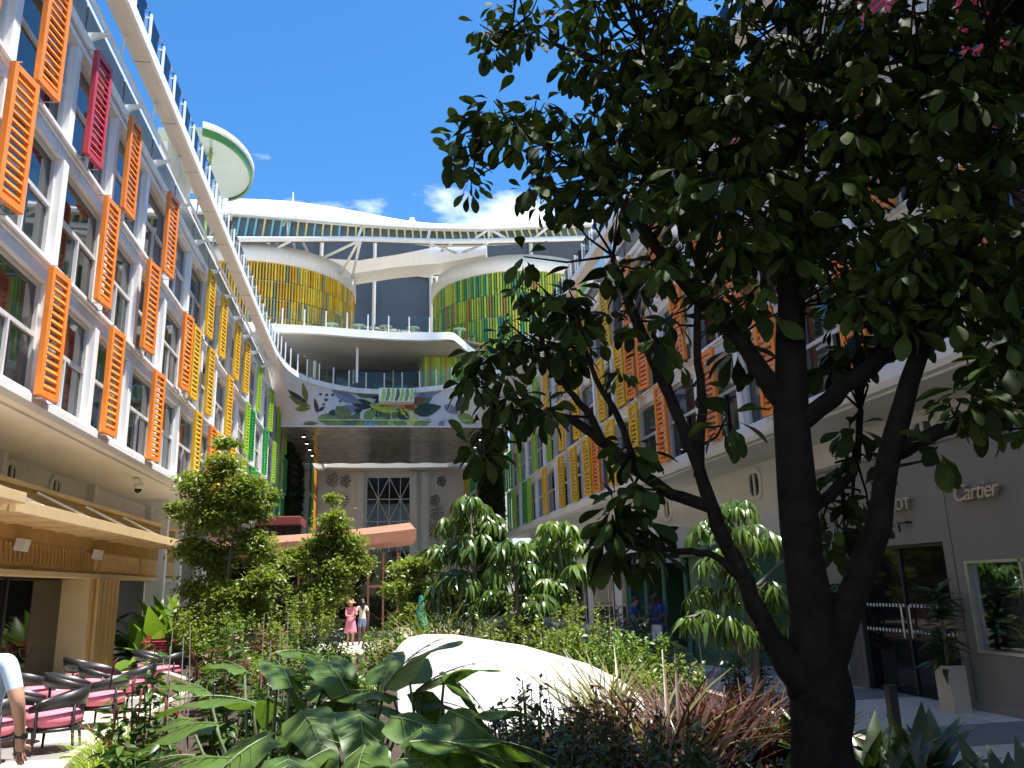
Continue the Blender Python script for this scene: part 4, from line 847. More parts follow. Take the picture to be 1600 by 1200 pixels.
tp = {'nec': (0, -.02, 1.45), 'hea': (0, -.07, 1.54), 'top': (0, -.09, 1.63), 'elr': (.23, -.04, 1.12), 'wrr': (.09, -.26, 1.10), 'har': (.05, -.33, 1.12), 'ell': (-.23, -.04, 1.12), 'wrl': (-.08, -.25, 1.09), 'hal': (-.04, -.32, 1.11)}
person('man in bright blue shirt looking down at hands by the green shop', (6.28, 19.6, 0), .9, 1.58, tp, ROYAL, GREYC, SKT, SHOE, hem=.2)
person('person in navy shirt and white shorts holding a phone by the green shop', (6.72, 19.3, 0), -1.1, 1.58, tp, NAVY, WHITE, SKD, SHOE, hem=.55)
person('person in dark blue top standing rightmost among those at the green shop', (6.98, 19.9, 0), -.8, 1.62, {}, ROYAL, GREYC, SKD, SHOE, hem=.2)
person('man in light blue tee shirt with black watch at the left picture edge', (-2.56, 6.15, 0), math.pi-.35, 1.86, {'nec': (.03, .015, 1.455), 'hea': (.10, .02, 1.55), 'top': (.13, .03, 1.635), 'elr': (.27, .05, 1.13), 'wrr': (.30, .0, .90), 'ell': (-.285, .03, 1.15), 'wrl': (-.22, -.10, .93), 'hal': (-.20, -.13, .85)}, LBLUE, GREYC, SK, SHOE, sleeve=1.20, hem=.5, hair=HAIRN)
wt = thing('wrist_watch', 'black watch strapped on the wrist of the man in light blue', 'watch', (-2.4, 6.1, .95))
p_ = [k for k in bpy.data.objects if k.get('label', '').startswith('man in light blue')][0]
kk = 1.86/1.70; wv = WM[p_] @ (Vector((-.225, -.09, .945))*kk); MB().lathe(wv, [(.026, -.012), (.036, -.012), (.036, .012), (.026, .012)], 14).build('strap', M['chair'], wt); MB().bbox(wv.x+.012, wv.x+.05, wv.y-.035, wv.y-.005, wv.z-.018, wv.z+.018, .004).build('face', M['blackglass'], wt)
person('person in straw hat and pale blue top on the lower balcony', (-4.35, 47.95, 14.17), -.9, 1.6, {'elr': (.22, -.05, 1.13), 'wrr': (.12, -.25, 1.15), 'har': (.08, -.3, 1.17)}, LBLUE, WHITE, SK, SHOE, hat=STRAW, hands=False)
# ---------------------------------------------------------------- leaf machinery
def leaf_tpl(nseg, wfn, droop=.25, fold=.15, wave=0.0):
    """leaf along +y, width along x, face +z; three verts a row"""
    V = []; Fc = []
    for i in range(nseg+1):
        t = i/nseg; w_ = max(wfn(t), .004); z = -droop*t*t; wv = wave*math.sin(t*9)
        V += [(-w_, t, z+fold*w_+wv), (0, t, z), (w_, t, z+fold*w_-wv)]
    for i in range(nseg):
        a = i*3; Fc += [(a, a+1, a+4, a+3), (a+1, a+2, a+5, a+4)]
    return np.array(V, float), Fc
ov = lambda k: (lambda t: k*math.sin(math.pi*min(1, t**.75*.98+.01)))
obov = lambda k: (lambda t: k*(max(0, math.sin(math.pi*min(t, .985)**1.75))**.55*(.35+.65*min(1, t*1.9)) if t > 0 else .02))
lance = lambda k: (lambda t: k*(1-t)**.6*min(1, t*6+.15))
heart = lambda k: (lambda t: k*(1-t**1.6)**.75*(.72+.28*math.sin(min(1, t*3.2)*math.pi*.5)))
TP = dict(small=leaf_tpl(2, ov(.26), .15, .25), med=leaf_tpl(3, ov(.22), .25, .22), obov=leaf_tpl(8, obov(.235), .28, .2), lance=leaf_tpl(4, ov(.105), .55, .2), blade=leaf_tpl(5, lance(.028), .75, .2), heart=leaf_tpl(11, heart(.34), .5, -.25, .045), broad=leaf_tpl(5, ov(.17), .45, .3, .01))
def frames(d, up, roll=None):
    d = d/np.linalg.norm(d, axis=1, keepdims=True); x = np.cross(d, up); n = np.linalg.norm(x, axis=1, keepdims=True); bad = n[:, 0] < 1e-4; x[bad] = (1, 0, 0); n[bad] = 1; x = x/n
    z = np.cross(x, d)
    if roll is not None:
        c, s_ = np.cos(roll)[:, None], np.sin(roll)[:, None]; x, z = c*x+s_*z, c*z-s_*x
    return np.stack([x, d, z], axis=2)   # columns
def leaf_mesh(name, tpl, pos, fr, scale, mat, inv=None):
    V, Fc = TP[tpl]; N = len(pos); nv = len(V)
    P = np.einsum('nij,vj->nvi', fr, V)*scale[:, None, None]+pos[:, None, :]
    P = P.reshape(-1, 3)
    if inv is not None: P = P-np.array(inv)
    me = bpy.data.meshes.new(name); nf = len(Fc)
    me.vertices.add(N*nv); me.vertices.foreach_set('co', P.ravel().astype(np.float32))
    me.loops.add(N*nf*4); me.loops.foreach_set('vertex_index', (np.arange(N)[:, None, None]*nv+np.array(Fc)[None]).ravel().astype(np.int32))
    me.polygons.add(N*nf); me.polygons.foreach_set('loop_start', (np.arange(N*nf)*4).astype(np.int32))
    try: me.polygons.foreach_set('loop_total', np.full(N*nf, 4, np.int32))
    except Exception: pass
    at_ = me.attributes.new('leaf', 'FLOAT', 'POINT'); at_.data.foreach_set('value', np.repeat(NPR.random(N), nv).astype(np.float32))
    me.materials.append(mat); me.update(calc_edges=True); me.validate()
    me.polygons.foreach_set('use_smooth', [True]*(N*nf)); return me
def leaves(name, tpl, pos, d, scale, mat, parent, up=(0, 0, 1), rollj=.5):
    pos, d, scale = np.array(pos, float), np.array(d, float), np.array(scale, float); N = len(pos)
    fr = frames(d, np.tile(np.array(up, float), (N, 1))+NPR.normal(0, .15, (N, 3)), NPR.normal(0, rollj, N))
    W = WM[parent]; me = leaf_mesh(name, tpl, pos, fr, scale, mat, tuple(W.translation))
    o = bpy.data.objects.new(name, me); col.objects.link(o); o.parent = parent; WM[o] = W.copy(); return o
def rdir(n):
    v = NPR.normal(0, 1, (n, 3)); return v/np.linalg.norm(v, axis=1, keepdims=True)
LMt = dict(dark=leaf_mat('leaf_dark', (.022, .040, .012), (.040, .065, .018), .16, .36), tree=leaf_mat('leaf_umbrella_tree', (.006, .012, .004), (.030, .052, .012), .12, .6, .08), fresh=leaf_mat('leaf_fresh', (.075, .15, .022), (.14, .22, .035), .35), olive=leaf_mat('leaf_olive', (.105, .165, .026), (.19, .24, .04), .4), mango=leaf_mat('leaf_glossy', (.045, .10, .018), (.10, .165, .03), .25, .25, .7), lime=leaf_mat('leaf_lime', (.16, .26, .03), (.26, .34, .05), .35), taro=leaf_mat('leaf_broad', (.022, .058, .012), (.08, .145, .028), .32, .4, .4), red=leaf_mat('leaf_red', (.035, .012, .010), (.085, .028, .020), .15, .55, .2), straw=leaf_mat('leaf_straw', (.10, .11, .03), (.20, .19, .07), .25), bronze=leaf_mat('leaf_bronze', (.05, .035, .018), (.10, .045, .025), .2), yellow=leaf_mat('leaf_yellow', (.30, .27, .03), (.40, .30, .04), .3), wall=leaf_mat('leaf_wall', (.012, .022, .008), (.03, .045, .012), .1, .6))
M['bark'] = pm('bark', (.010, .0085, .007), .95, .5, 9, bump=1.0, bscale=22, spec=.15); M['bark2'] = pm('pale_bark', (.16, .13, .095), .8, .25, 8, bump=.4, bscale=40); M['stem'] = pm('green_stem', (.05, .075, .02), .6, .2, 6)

# ---------------------------------------------------------------- the big tree in front
bt = thing('umbrella_tree', 'big dark umbrella tree with forked trunk filling the right foreground', 'tree', (2.49, 4.5, .28))
def limb(name, pts, mat=None, parent=None, n=10, jit=.012):
    P = [Vector((2.49, 4.5, .2))] if pts[0] == 'base' else []; r = [.23] if pts[0] == 'base' else []
    for q in pts:
        if q == 'base': continue
        P.append(at(q[0], q[1], y=q[2])); r.append(q[3])
    # resample smoothly
    PP = []; rr = []
    for i in range(len(P)-1):
        p0, p1, p2, p3 = P[max(i-1, 0)], P[i], P[i+1], P[min(i+2, len(P)-1)]
        for t in np.linspace(0, 1, 5)[:-1]:
            a = .5*((2*p1)+(p2-p0)*t+(2*p0-5*p1+4*p2-p3)*t*t+(3*p1-3*p2+p3-p0)*t**3); PP.append(a+Vector(NPR.normal(0, jit*.4, 3))); rr.append((r[i]*(1-t)+r[i+1]*t)*RNG.uniform(.94, 1.07))
    PP.append(P[-1]); rr.append(r[-1])
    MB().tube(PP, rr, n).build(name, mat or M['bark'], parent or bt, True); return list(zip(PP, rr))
LB = []
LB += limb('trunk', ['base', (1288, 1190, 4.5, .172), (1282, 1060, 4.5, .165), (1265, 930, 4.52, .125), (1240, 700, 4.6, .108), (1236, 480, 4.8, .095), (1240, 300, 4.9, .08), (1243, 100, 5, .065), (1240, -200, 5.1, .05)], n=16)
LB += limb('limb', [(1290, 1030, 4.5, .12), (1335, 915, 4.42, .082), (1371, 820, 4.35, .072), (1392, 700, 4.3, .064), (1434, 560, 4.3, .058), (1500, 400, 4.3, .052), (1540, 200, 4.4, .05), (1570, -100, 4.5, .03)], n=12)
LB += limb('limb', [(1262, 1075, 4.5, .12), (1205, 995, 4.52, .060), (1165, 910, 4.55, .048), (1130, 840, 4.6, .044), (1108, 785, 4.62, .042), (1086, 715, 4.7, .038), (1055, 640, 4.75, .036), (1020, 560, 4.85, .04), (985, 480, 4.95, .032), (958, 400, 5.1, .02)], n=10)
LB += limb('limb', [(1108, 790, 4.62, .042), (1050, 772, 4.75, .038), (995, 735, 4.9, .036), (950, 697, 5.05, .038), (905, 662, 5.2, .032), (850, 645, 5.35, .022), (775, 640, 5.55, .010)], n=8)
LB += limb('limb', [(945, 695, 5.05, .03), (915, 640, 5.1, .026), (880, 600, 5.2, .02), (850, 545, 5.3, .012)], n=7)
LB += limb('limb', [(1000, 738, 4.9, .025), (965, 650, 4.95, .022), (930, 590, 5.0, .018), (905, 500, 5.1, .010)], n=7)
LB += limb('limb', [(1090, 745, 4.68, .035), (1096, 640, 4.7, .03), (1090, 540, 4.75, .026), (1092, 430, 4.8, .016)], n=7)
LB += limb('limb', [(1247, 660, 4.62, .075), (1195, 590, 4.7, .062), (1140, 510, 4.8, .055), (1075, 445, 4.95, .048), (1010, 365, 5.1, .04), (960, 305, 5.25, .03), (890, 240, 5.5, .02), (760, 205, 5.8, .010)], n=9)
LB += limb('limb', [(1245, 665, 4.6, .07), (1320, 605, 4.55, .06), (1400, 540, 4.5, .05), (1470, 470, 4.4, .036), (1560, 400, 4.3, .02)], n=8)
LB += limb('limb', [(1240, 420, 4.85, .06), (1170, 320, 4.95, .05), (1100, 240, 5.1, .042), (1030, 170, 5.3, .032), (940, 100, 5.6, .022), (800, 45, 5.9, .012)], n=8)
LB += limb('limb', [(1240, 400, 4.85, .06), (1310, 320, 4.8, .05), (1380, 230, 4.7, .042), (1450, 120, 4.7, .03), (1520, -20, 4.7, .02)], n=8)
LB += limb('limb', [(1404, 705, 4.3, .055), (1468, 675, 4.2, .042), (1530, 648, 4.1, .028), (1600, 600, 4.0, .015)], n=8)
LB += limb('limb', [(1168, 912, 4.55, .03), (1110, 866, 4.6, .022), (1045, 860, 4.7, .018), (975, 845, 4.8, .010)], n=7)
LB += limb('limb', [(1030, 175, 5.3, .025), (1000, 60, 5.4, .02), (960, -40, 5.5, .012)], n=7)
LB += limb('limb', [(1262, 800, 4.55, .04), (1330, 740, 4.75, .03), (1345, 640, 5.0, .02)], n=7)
LPa = np.array([tuple(p) for p, r in LB]); 
# crown: clusters of leaf whorls (px, py, radius px, whorls, y)
CL = [(790, 40, 48, 8, 5.8), (765, 70, 22, 3, 5.8), (870, 40, 55, 9, 5.6), (730, 230, 34, 6, 5.8), (775, 190, 40, 8, 5.7), (830, 200, 50, 10, 5.6), (735, 285, 16, 2, 5.7), (850, 290, 42, 7, 5.5), (900, 250, 60, 12, 5.4), (880, 320, 36, 5, 5.4), (910, 150, 60, 11, 5.5), (960, 60, 70, 14, 5.4), (975, 170, 70, 14, 5.3), (960, 260, 60, 12, 5.2), (1050, 70, 80, 16, 5.2), (1050, 180, 75, 14, 5.1), (1040, 290, 70, 12, 5.0), (1130, 100, 90, 18, 5.0), (1120, 230, 80, 16, 4.9), (1110, 340, 70, 12, 4.9), (1210, 60, 90, 18, 4.8), (1200, 190, 90, 18, 4.8), (1190, 330, 80, 14, 4.8), (1300, 70, 90, 18, 4.6), (1300, 200, 90, 17, 4.6), (1300, 320, 80, 14, 4.7), (1400, 80, 90, 18, 4.5), (1400, 200, 80, 14, 4.5), (1500, 70, 90, 18, 4.4), (1500, 200, 90, 18, 4.4), (1490, 330, 85, 16, 4.3), (1580, 130, 80, 14, 4.3), (1575, 290, 80, 14, 4.2), (1570, 420, 70, 13, 4.2), (1470, 430, 75, 14, 4.3), (1390, 380, 70, 11, 4.5), (1380, 460, 60, 9, 4.5), (1540, 500, 60, 10, 4.2), (1310, 450, 60, 9, 4.7), (1250, 430, 60, 9, 4.9), (1180, 440, 55, 8, 4.9), (1120, 470, 45, 6, 4.9), (1300, 540, 45, 6, 4.8), (1340, 540, 35, 3, 4.7), (1560, 590, 45, 6, 4.1), (1500, 630, 32, 6, 4.1), (1466, 690, 12, 1, 4.1), (1580, 640, 40, 5, 4.0), (1430, 500, 45, 6, 4.4), (1330, 720, 30, 3, 4.9), (1320, 790, 45, 7, 4.9), (1300, 850, 34, 4, 4.9), (1350, 660, 26, 2, 4.9),
      (990, 330, 30, 3, 5.1), (1010, 420, 34, 4, 5.0), (1060, 400, 34, 4, 4.9), (960, 420, 26, 3, 5.1), (820, 430, 30, 4, 5.6), (860, 470, 34, 5, 5.4), (900, 470, 36, 5, 5.2), (930, 500, 34, 5, 5.1), (800, 520, 30, 4, 5.5), (840, 540, 36, 6, 5.4), (890, 560, 36, 6, 5.2), (760, 570, 32, 5, 5.6), (735, 600, 20, 2, 5.6), (790, 600, 30, 4, 5.5), (825, 640, 30, 4, 5.4), (770, 655, 24, 3, 5.5), (740, 690, 24, 3, 5.55), (990, 490, 30, 3, 5.0), (1030, 500, 26, 3, 4.9), (960, 560, 22, 2, 5.0), (1060, 560, 18, 1, 4.8), (1130, 650, 10, 1, 4.55), (1145, 665, 6, 1, 4.55), (975, 700, 26, 3, 5.0), (1000, 760, 24, 3, 4.9), (1020, 710, 16, 1, 4.8), (980, 800, 26, 3, 4.8), (930, 850, 26, 3, 4.85), (985, 862, 18, 2, 4.75), (1020, 850, 18, 2, 4.7), (950, 820, 20, 2, 4.85), (1165, 560, 26, 2, 4.8), (1080, 600, 12, 1, 4.7)]
WH = []
for (px, py, R_, n_, y) in CL:
    for _ in range(int(n_*(1.7 if (px > 1000 and py < 430) else 1.1))):
        a, r_ = RNG.uniform(0, 6.283), R_*math.sqrt(RNG.random()); p = at(px+r_*math.cos(a), py+r_*math.sin(a), y=y+RNG.uniform(-.45, .55)); WH.append(p)
n_vis = len(WH)
for _ in range(2600):       # extra unseen crown, added above and towards the viewer to block sky and sun
    p = Vector((RNG.uniform(1.0, 7.2), RNG.uniform(.6, 8.2), RNG.uniform(5.2, 8.6))); q = p-CAM; dz_ = q.dot(fwd)
    if ((p.x-4.0)/3.2)**2+((p.y-4.3)/3.9)**2+((p.z-6.4)/2.1)**2 > 1.0: continue
    qx, qy = 800+F*q.dot(cr)/dz_, 600-F*q.dot(cu)/dz_
    if dz_ < .5 or qx > 1680 or qy < -60: WH.append(p)
V6 = leaf_tpl(6, obov(.22), .22, .18)
pos, dr_, sc_ = [], [], []
tw = MB()
for p in WH:
    dv = LPa-np.array(p); i = int(np.argmin((dv**2).sum(1)+.25*np.maximum(0, dv[:, 2]+.05))); q = Vector(LPa[i]); ax = (p-q)
    if 0.06 < ax.length < 1.6:
        mid = (p+q)/2+Vector((RNG.uniform(-.05, .05), RNG.uniform(-.05, .05), -.06*ax.length)); tw.tube([q, mid, p], [.011, .008, .005], 5, False)
    ax = (ax.normalized()*.6+Vector((0, 0, .5))+Vector(NPR.normal(0, .35, 3))).normalized()
    u = ax.orthogonal().normalized(); v = ax.cross(u); k = RNG.randint(6, 9); L0 = RNG.choice((.11, .15, .18, .20, .22))*RNG.uniform(.9, 1.1); ph = RNG.uniform(0, 6.28)
    for j in range(k):
        a = ph+6.283*j/k+RNG.uniform(-.2, .2); el_ = RNG.uniform(-.35, .25); d = (u*math.cos(a)+v*math.sin(a))*math.cos(el_)+ax*math.sin(el_)-Vector((0, 0, RNG.uniform(.25, .65)))
        d.normalize(); st = .05+RNG.uniform(0, .02); pos.append(tuple(p+d*st)); dr_.append(tuple(d)); sc_.append(L0*RNG.uniform(.8, 1.1))
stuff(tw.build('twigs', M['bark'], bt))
pos, dr_, sc_ = np.array(pos), np.array(dr_), np.array(sc_)
fr = frames(dr_, np.tile((0, 0, 1.), (len(pos), 1))+NPR.normal(0, .25, (len(pos), 3)), NPR.normal(0, .35, len(pos)))
rel = pos-np.array(CAM); dep = rel@np.array(fwd); sx = 800+F*(rel@np.array(cr))/dep; sy = 600-F*(rel@np.array(cu))/dep
vis = (sx > 20) & (sx < 1580) & (sy > 20) & (sy < 1180); score = np.where(vis, sc_/dep, 0)
edge = (sx < 1080) | (sy > 480); score = score*np.where(edge, 1.35, 1.0)
order = np.argsort(-score); near = order[:300]; rest = order[300:]
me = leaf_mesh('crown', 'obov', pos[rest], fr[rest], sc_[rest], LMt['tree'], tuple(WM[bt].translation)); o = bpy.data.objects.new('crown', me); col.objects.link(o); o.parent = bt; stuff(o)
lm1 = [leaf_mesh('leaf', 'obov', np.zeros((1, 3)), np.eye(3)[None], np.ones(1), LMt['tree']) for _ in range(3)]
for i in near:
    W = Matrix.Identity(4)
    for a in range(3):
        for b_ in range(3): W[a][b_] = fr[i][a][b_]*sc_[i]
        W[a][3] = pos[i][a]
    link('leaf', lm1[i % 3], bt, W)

# ---------------------------------------------------------------- mid-distance trees
def small_tree(label, base, h, blobs, nleaf, ls, mat, tpl='small', bark='bark2', r0=.05, name='tree', droop=.15):
    root = thing(name, label, 'tree', base); b = Vector(base); P = [b+Vector((RNG.uniform(-.05, .05)*i, RNG.uniform(-.05, .05)*i, h*.75*i/5)) for i in range(6)]
    MB().tube(P, [r0*(1-.13*i) for i in range(6)], 8).build('trunk', M[bark], root, True); br_ = MB(); ps, ds, ss = [], [], []; tot = sum(q[3]**2 for q in blobs)
    for (x, y, z, r) in blobs:
        c = Vector((x, y, z)); i = min(range(6), key=lambda j: (P[j]-c).length+max(0, P[j].z-c.z)); q = P[i]; br_.tube([q, (q+c)/2-Vector((0, 0, .08*r)), c], [r0*.4, r0*.28, r0*.12], 5, False)
        n_ = int(nleaf*r*r/tot); nsub = max(4, n_//26); sub = rdir(nsub)*np.array([[r, r, r*.72]])*np.sqrt(NPR.random((nsub, 1)))+np.array(c)
        for s_ in sub:
            k = max(8, n_//nsub); e = NPR.normal(0, .26*r, (k, 3))*np.array([1, 1, .45]); ps.append(s_+e); d = rdir(k); d[:, 2] = d[:, 2]*.6-droop; ds.append(d); ss.append(ls*NPR.uniform(.6, 1.25, k))
            br_.tube([c, Vector(s_)], [r0*.12, .004], 4, False)
    stuff(br_.build('branches', M[bark], root)); stuff(leaves('crown', tpl, np.concatenate(ps), np.concatenate(ds), np.concatenate(ss), mat, root)); return root
def blobs_px(lst, y): 
    o_ = []
    for (px, py, r) in lst: p = at(px, py, y=y+RNG.uniform(-.7, .7)); o_.append((p.x, p.y, p.z, 1.02*r*y/F))
    return o_
small_tree('tall slender small-leaved tree in front of the left building', (-3.75, 22, .28), 5.6, blobs_px([(352, 690, 16), (350, 730, 26), (310, 760, 28), (380, 765, 34), (285, 800, 22), (330, 810, 36), (400, 800, 26), (350, 790, 34), (300, 860, 26), (340, 870, 34), (395, 850, 34), (310, 920, 30), (360, 930, 34), (300, 965, 26), (410, 905, 30), (345, 980, 34), (270, 790, 10), (395, 945, 28), (420, 770, 14)], 22), 25000, .135, LMt['olive'], r0=.07)
small_tree('bushy small-leaved tree in front of the terracotta roof', (-1.1, 25, .28), 3.6, blobs_px([(520, 815, 24), (500, 850, 26), (540, 850, 28), (480, 880, 28), (520, 890, 36), (560, 880, 22), (500, 930, 30), (522, 925, 26), (470, 930, 22), (498, 965, 26), (520, 780, 12), (470, 960, 22), (450, 870, 16)], 25), 18000, .135, LMt['olive'], r0=.06)
small_tree('rounded pale green tree left of the drooping trees', (1.9, 24, .28), 2.6, blobs_px([(640, 890, 26), (670, 880, 24), (620, 920, 20), (655, 930, 32), (690, 920, 24), (640, 960, 24), (680, 960, 24)], 24), 12000, .13, LMt['olive'], r0=.05)
def droop_tree(label, base, heads, n_per, ll, mat, y, bark='bark2'):
    """slim stems, each head a mass of long hanging leaflets in whorls"""
    root = thing('drooping_tree', label, 'tree', base); b = Vector(base); br_ = MB(); ps, ds, ss = [], [], []
    tops = [at(px, py, y=y+RNG.uniform(-.5, .5)) for (px, py, r) in heads]; hi = max(tops, key=lambda q: q.z)
    MB().tube([b, b.lerp(hi, .5)+Vector((.06, 0, 0)), hi], [.055, .042, .02], 8).build('trunk', M[bark], root, True)
    for (px, py, r), c in zip(heads, tops):
        br_.tube([b.lerp(hi, max(.15, min(.9, (c.z-b.z-.5)/(hi.z-b.z)))), c], [.02, .012], 5, False); R_ = r*y/F
        for _ in range(int(n_per*r/30)):
            v = Vector(rdir(1)[0]); w_ = c+Vector((v.x*R_, v.y*R_, abs(v.z)*R_*.75-R_*.2)); br_.tube([c, w_], [.008, .004], 4, False); k = RNG.randint(7, 11); ph = RNG.random()*6
            for j in range(k):
                a = ph+6.283*j/k; out_ = Vector((math.cos(a), math.sin(a), 0)); d = out_*RNG.uniform(.55, 1.0)-Vector((0, 0, RNG.uniform(.15, 1.0))); ps.append(tuple(w_+out_*.02)); ds.append(tuple(d)); ss.append(ll*RNG.uniform(.7, 1.15))
    stuff(br_.build('branches', M[bark], root)); stuff(leaves('crown', 'lance', ps, ds, ss, mat, root, rollj=.3)); return root
droop_tree('tall tree with hanging glossy leaves in the middle of the court', (2.0, 17, .28), [(735, 785, 24), (715, 815, 28), (755, 815, 28), (700, 860, 30), (740, 850, 32), (775, 860, 26), (710, 905, 30), (755, 905, 30), (735, 945, 28), (690, 935, 20)], 22, .36, LMt['mango'], 17)
droop_tree('lower drooping tree standing between the tall one and the bright one', (2.75, 16, .28), [(800, 855, 24), (790, 890, 28), (825, 890, 28), (810, 930, 30), (775, 930, 22), (840, 940, 22), (815, 970, 24)], 20, .34, LMt['mango'], 16)
droop_tree('bright green drooping tree nearest the right walk', (3.9, 16.5, .28), [(870, 825, 26), (845, 850, 22), (895, 850, 22), (870, 875, 28), (900, 890, 20), (850, 905, 20), (880, 930, 20)], 20, .36, LMt['fresh'], 16.5)
droop_tree('drooping broad-leaved plant close behind the left limb of the big tree', (4.0, 8.5, .28), [(1150, 800, 40), (1110, 830, 34), (1180, 840, 40), (1130, 880, 44), (1170, 920, 46), (1110, 930, 36), (1190, 980, 44), (1130, 980, 36), (1090, 960, 20), (1220, 930, 40), (1240, 860, 34)], 9, .24, LMt['mango'], 8.5)

# ---------------------------------------------------------------- shrubs and flowers
def shrub(name, label, c, r, h, n, ls, mat, tpl='med', group=None, upb=.5, tips=None):
    """dense rounded bush; c = base point, leaves turned outwards and up"""
    root = thing(name, label, 'plant', c, group); b = np.array(c, float); st = MB(); ps, ds, ss = [], [], []
    nst = max(5, n//60)
    for _ in range(nst):
        a, rr = RNG.uniform(0, 6.283), r*math.sqrt(RNG.random()); tip = Vector((c[0]+rr*math.cos(a), c[1]+rr*math.sin(a), c[2]+h*RNG.uniform(.68, 1.0)*(1-.4*(rr/r)**2))); bs = Vector((c[0]+rr*.3*math.cos(a), c[1]+rr*.3*math.sin(a), c[2]))
        st.tube([bs, bs.lerp(tip, .5)+Vector((rr*.12*math.cos(a), rr*.12*math.sin(a), 0)), tip], [.010, .008, .004], 4, False)
        k = n//nst
        for j in range(k):
            t = RNG.uniform(.25, 1.02); p = bs.lerp(tip, t)+Vector((rr*.2*math.cos(a)*math.sin(3*t), rr*.2*math.sin(a)*math.sin(3*t), 0)); aa = RNG.uniform(0, 6.283); d = Vector((math.cos(aa), math.sin(aa), RNG.uniform(-.5, upb+.4)))
            ps.append(tuple(p+d*.02)); ds.append(tuple(d)); ss.append(ls*RNG.uniform(.6, 1.2)*(1.1-.35*t))
    stuff(st.build('stems', M['stem'], root)); stuff(leaves('foliage', tpl, ps, ds, ss, mat, root))
    return root
def grass_clump(name, label, c, n, ln, mat, spread=.5, tpl='blade', group=None):
    root = thing(name, label, 'plant', c, group); ps, ds, ss = [], [], []
    for _ in range(n):
        a, rr = RNG.uniform(0, 6.283), .14*math.sqrt(RNG.random())*ln*2; ps.append((c[0]+rr*math.cos(a), c[1]+rr*math.sin(a), c[2])); ti = abs(RNG.gauss(0, spread)); ds.append((math.cos(a)*math.sin(ti), math.sin(a)*math.sin(ti), math.cos(ti)+.05)); ss.append(ln*RNG.uniform(.55, 1.15))
    o = leaves('blades', tpl, ps, ds, ss, mat, root, up=(0, 0, 1), rollj=.25); stuff(o); return root
# broad-leaved plants at the very front, every leaf its own piece
hm = leaf_mesh('leaf', 'heart', np.zeros((1, 3)), np.eye(3)[None], np.ones(1), LMt['taro'])
vein = MB()
for k in range(1, 7):
    t = k/8
    for s_ in (-1, 1): vein.tube([(0, t, -.35*t*t+.006), (s_*.30*(1-t*.6), t+.16, -.35*(t+.16)**2+.006-.18*.30*(1-t*.6))], [.006, .002], 3, False)
vein.tube([(0, t, -.35*t*t+.004) for t in np.linspace(0, 1, 8)], [.012, .010, .009, .008, .006, .005, .003, .001], 4, False)
M['vein'] = pm('leaf_vein', (.08, .125, .035), .5, .1); vm = vein.mesh('vein', M['vein'])
def taro(label, c, lv):
    lv = lv+[(q[0]+RNG.uniform(-45, 45), q[1]+RNG.uniform(10, 70), q[2]+RNG.uniform(-.2, .5), q[3]*RNG.uniform(.7, 1.0), q[4]+RNG.uniform(-1, 1), RNG.uniform(-.9, .5)) for q in lv]
    root = thing('broad_leaf_plant', label, 'plant', c, 'broad-leaved plants at the front')
    for (px, py, y, sz, ang, pitch) in lv:
        sz *= 1.14; pitch += .3*RNG.random()
        p = at(px, py, y=y); d = Vector((math.cos(ang)*math.cos(pitch), math.sin(ang)*math.cos(pitch), math.sin(pitch))); up = Vector((0, 0, 1))
        if abs(d.z) > .85: up = Vector((0, -1, 0))
        x = d.cross(up).normalized(); z = x.cross(d); ro = RNG.uniform(-.35, .35); x, z = x*math.cos(ro)+z*math.sin(ro), z*math.cos(ro)-x*math.sin(ro); W = Matrix(((x.x*sz, d.x*sz, z.x*sz, p.x), (x.y*sz, d.y*sz, z.y*sz, p.y), (x.z*sz, d.z*sz, z.z*sz, p.z), (0, 0, 0, 1)))
        lf = link('leaf', hm, root, W); link('vein', vm, lf, W)
        b = Vector(c)+Vector((RNG.uniform(-.06, .06), RNG.uniform(-.06, .06), 0)); MB().tube([b, b.lerp(p, .55)+Vector((0, 0, .12)), p+d*.02], [.014, .011, .007], 6).build('stalk', M['stem'], root, True)
taro('broad-leaved plant with sunlit leaves at bottom left of centre', (-.55, 4.7, .28), [(455, 1075, 4.6, .34, 2.0, .45), (430, 1020, 4.9, .30, .6, .15), (400, 1100, 4.4, .36, 3.4, .25), (470, 1110, 4.3, .36, -1.2, -.35), (340, 1130, 4.5, .32, 3.0, -.1), (420, 1150, 4.1, .34, -2.4, -.2), (360, 1185, 4.0, .36, 2.9, .1), (500, 1080, 4.8, .30, .8, .2), (385, 1050, 5.0, .28, 2.4, .5), (450, 1180, 3.9, .34, -1.4, -.3), (510, 1070, 5.1, .28, 1.2, .4), (330, 1085, 4.9, .26, 2.7, .3)])
taro('broad-leaved plant with tallest upright leaf in the centre foreground', (-.10, 4.6, .28), [(545, 1085, 4.6, .36, 2.3, .9), (600, 1075, 4.5, .42, .6, .55), (560, 1110, 4.3, .38, -1.4, -.3), (520, 1120, 4.4, .34, 3.0, .0), (610, 1120, 4.2, .40, -.4, -.25), (570, 1165, 4.0, .36, -1.8, -.35), (515, 1170, 4.0, .34, -2.6, -.2), (590, 1070, 5.0, .30, 1.0, .6), (640, 1160, 3.9, .38, .2, -.2), (535, 1075, 5.0, .28, 1.8, .8), (560, 1075, 4.8, .34, 3.3, .5)])
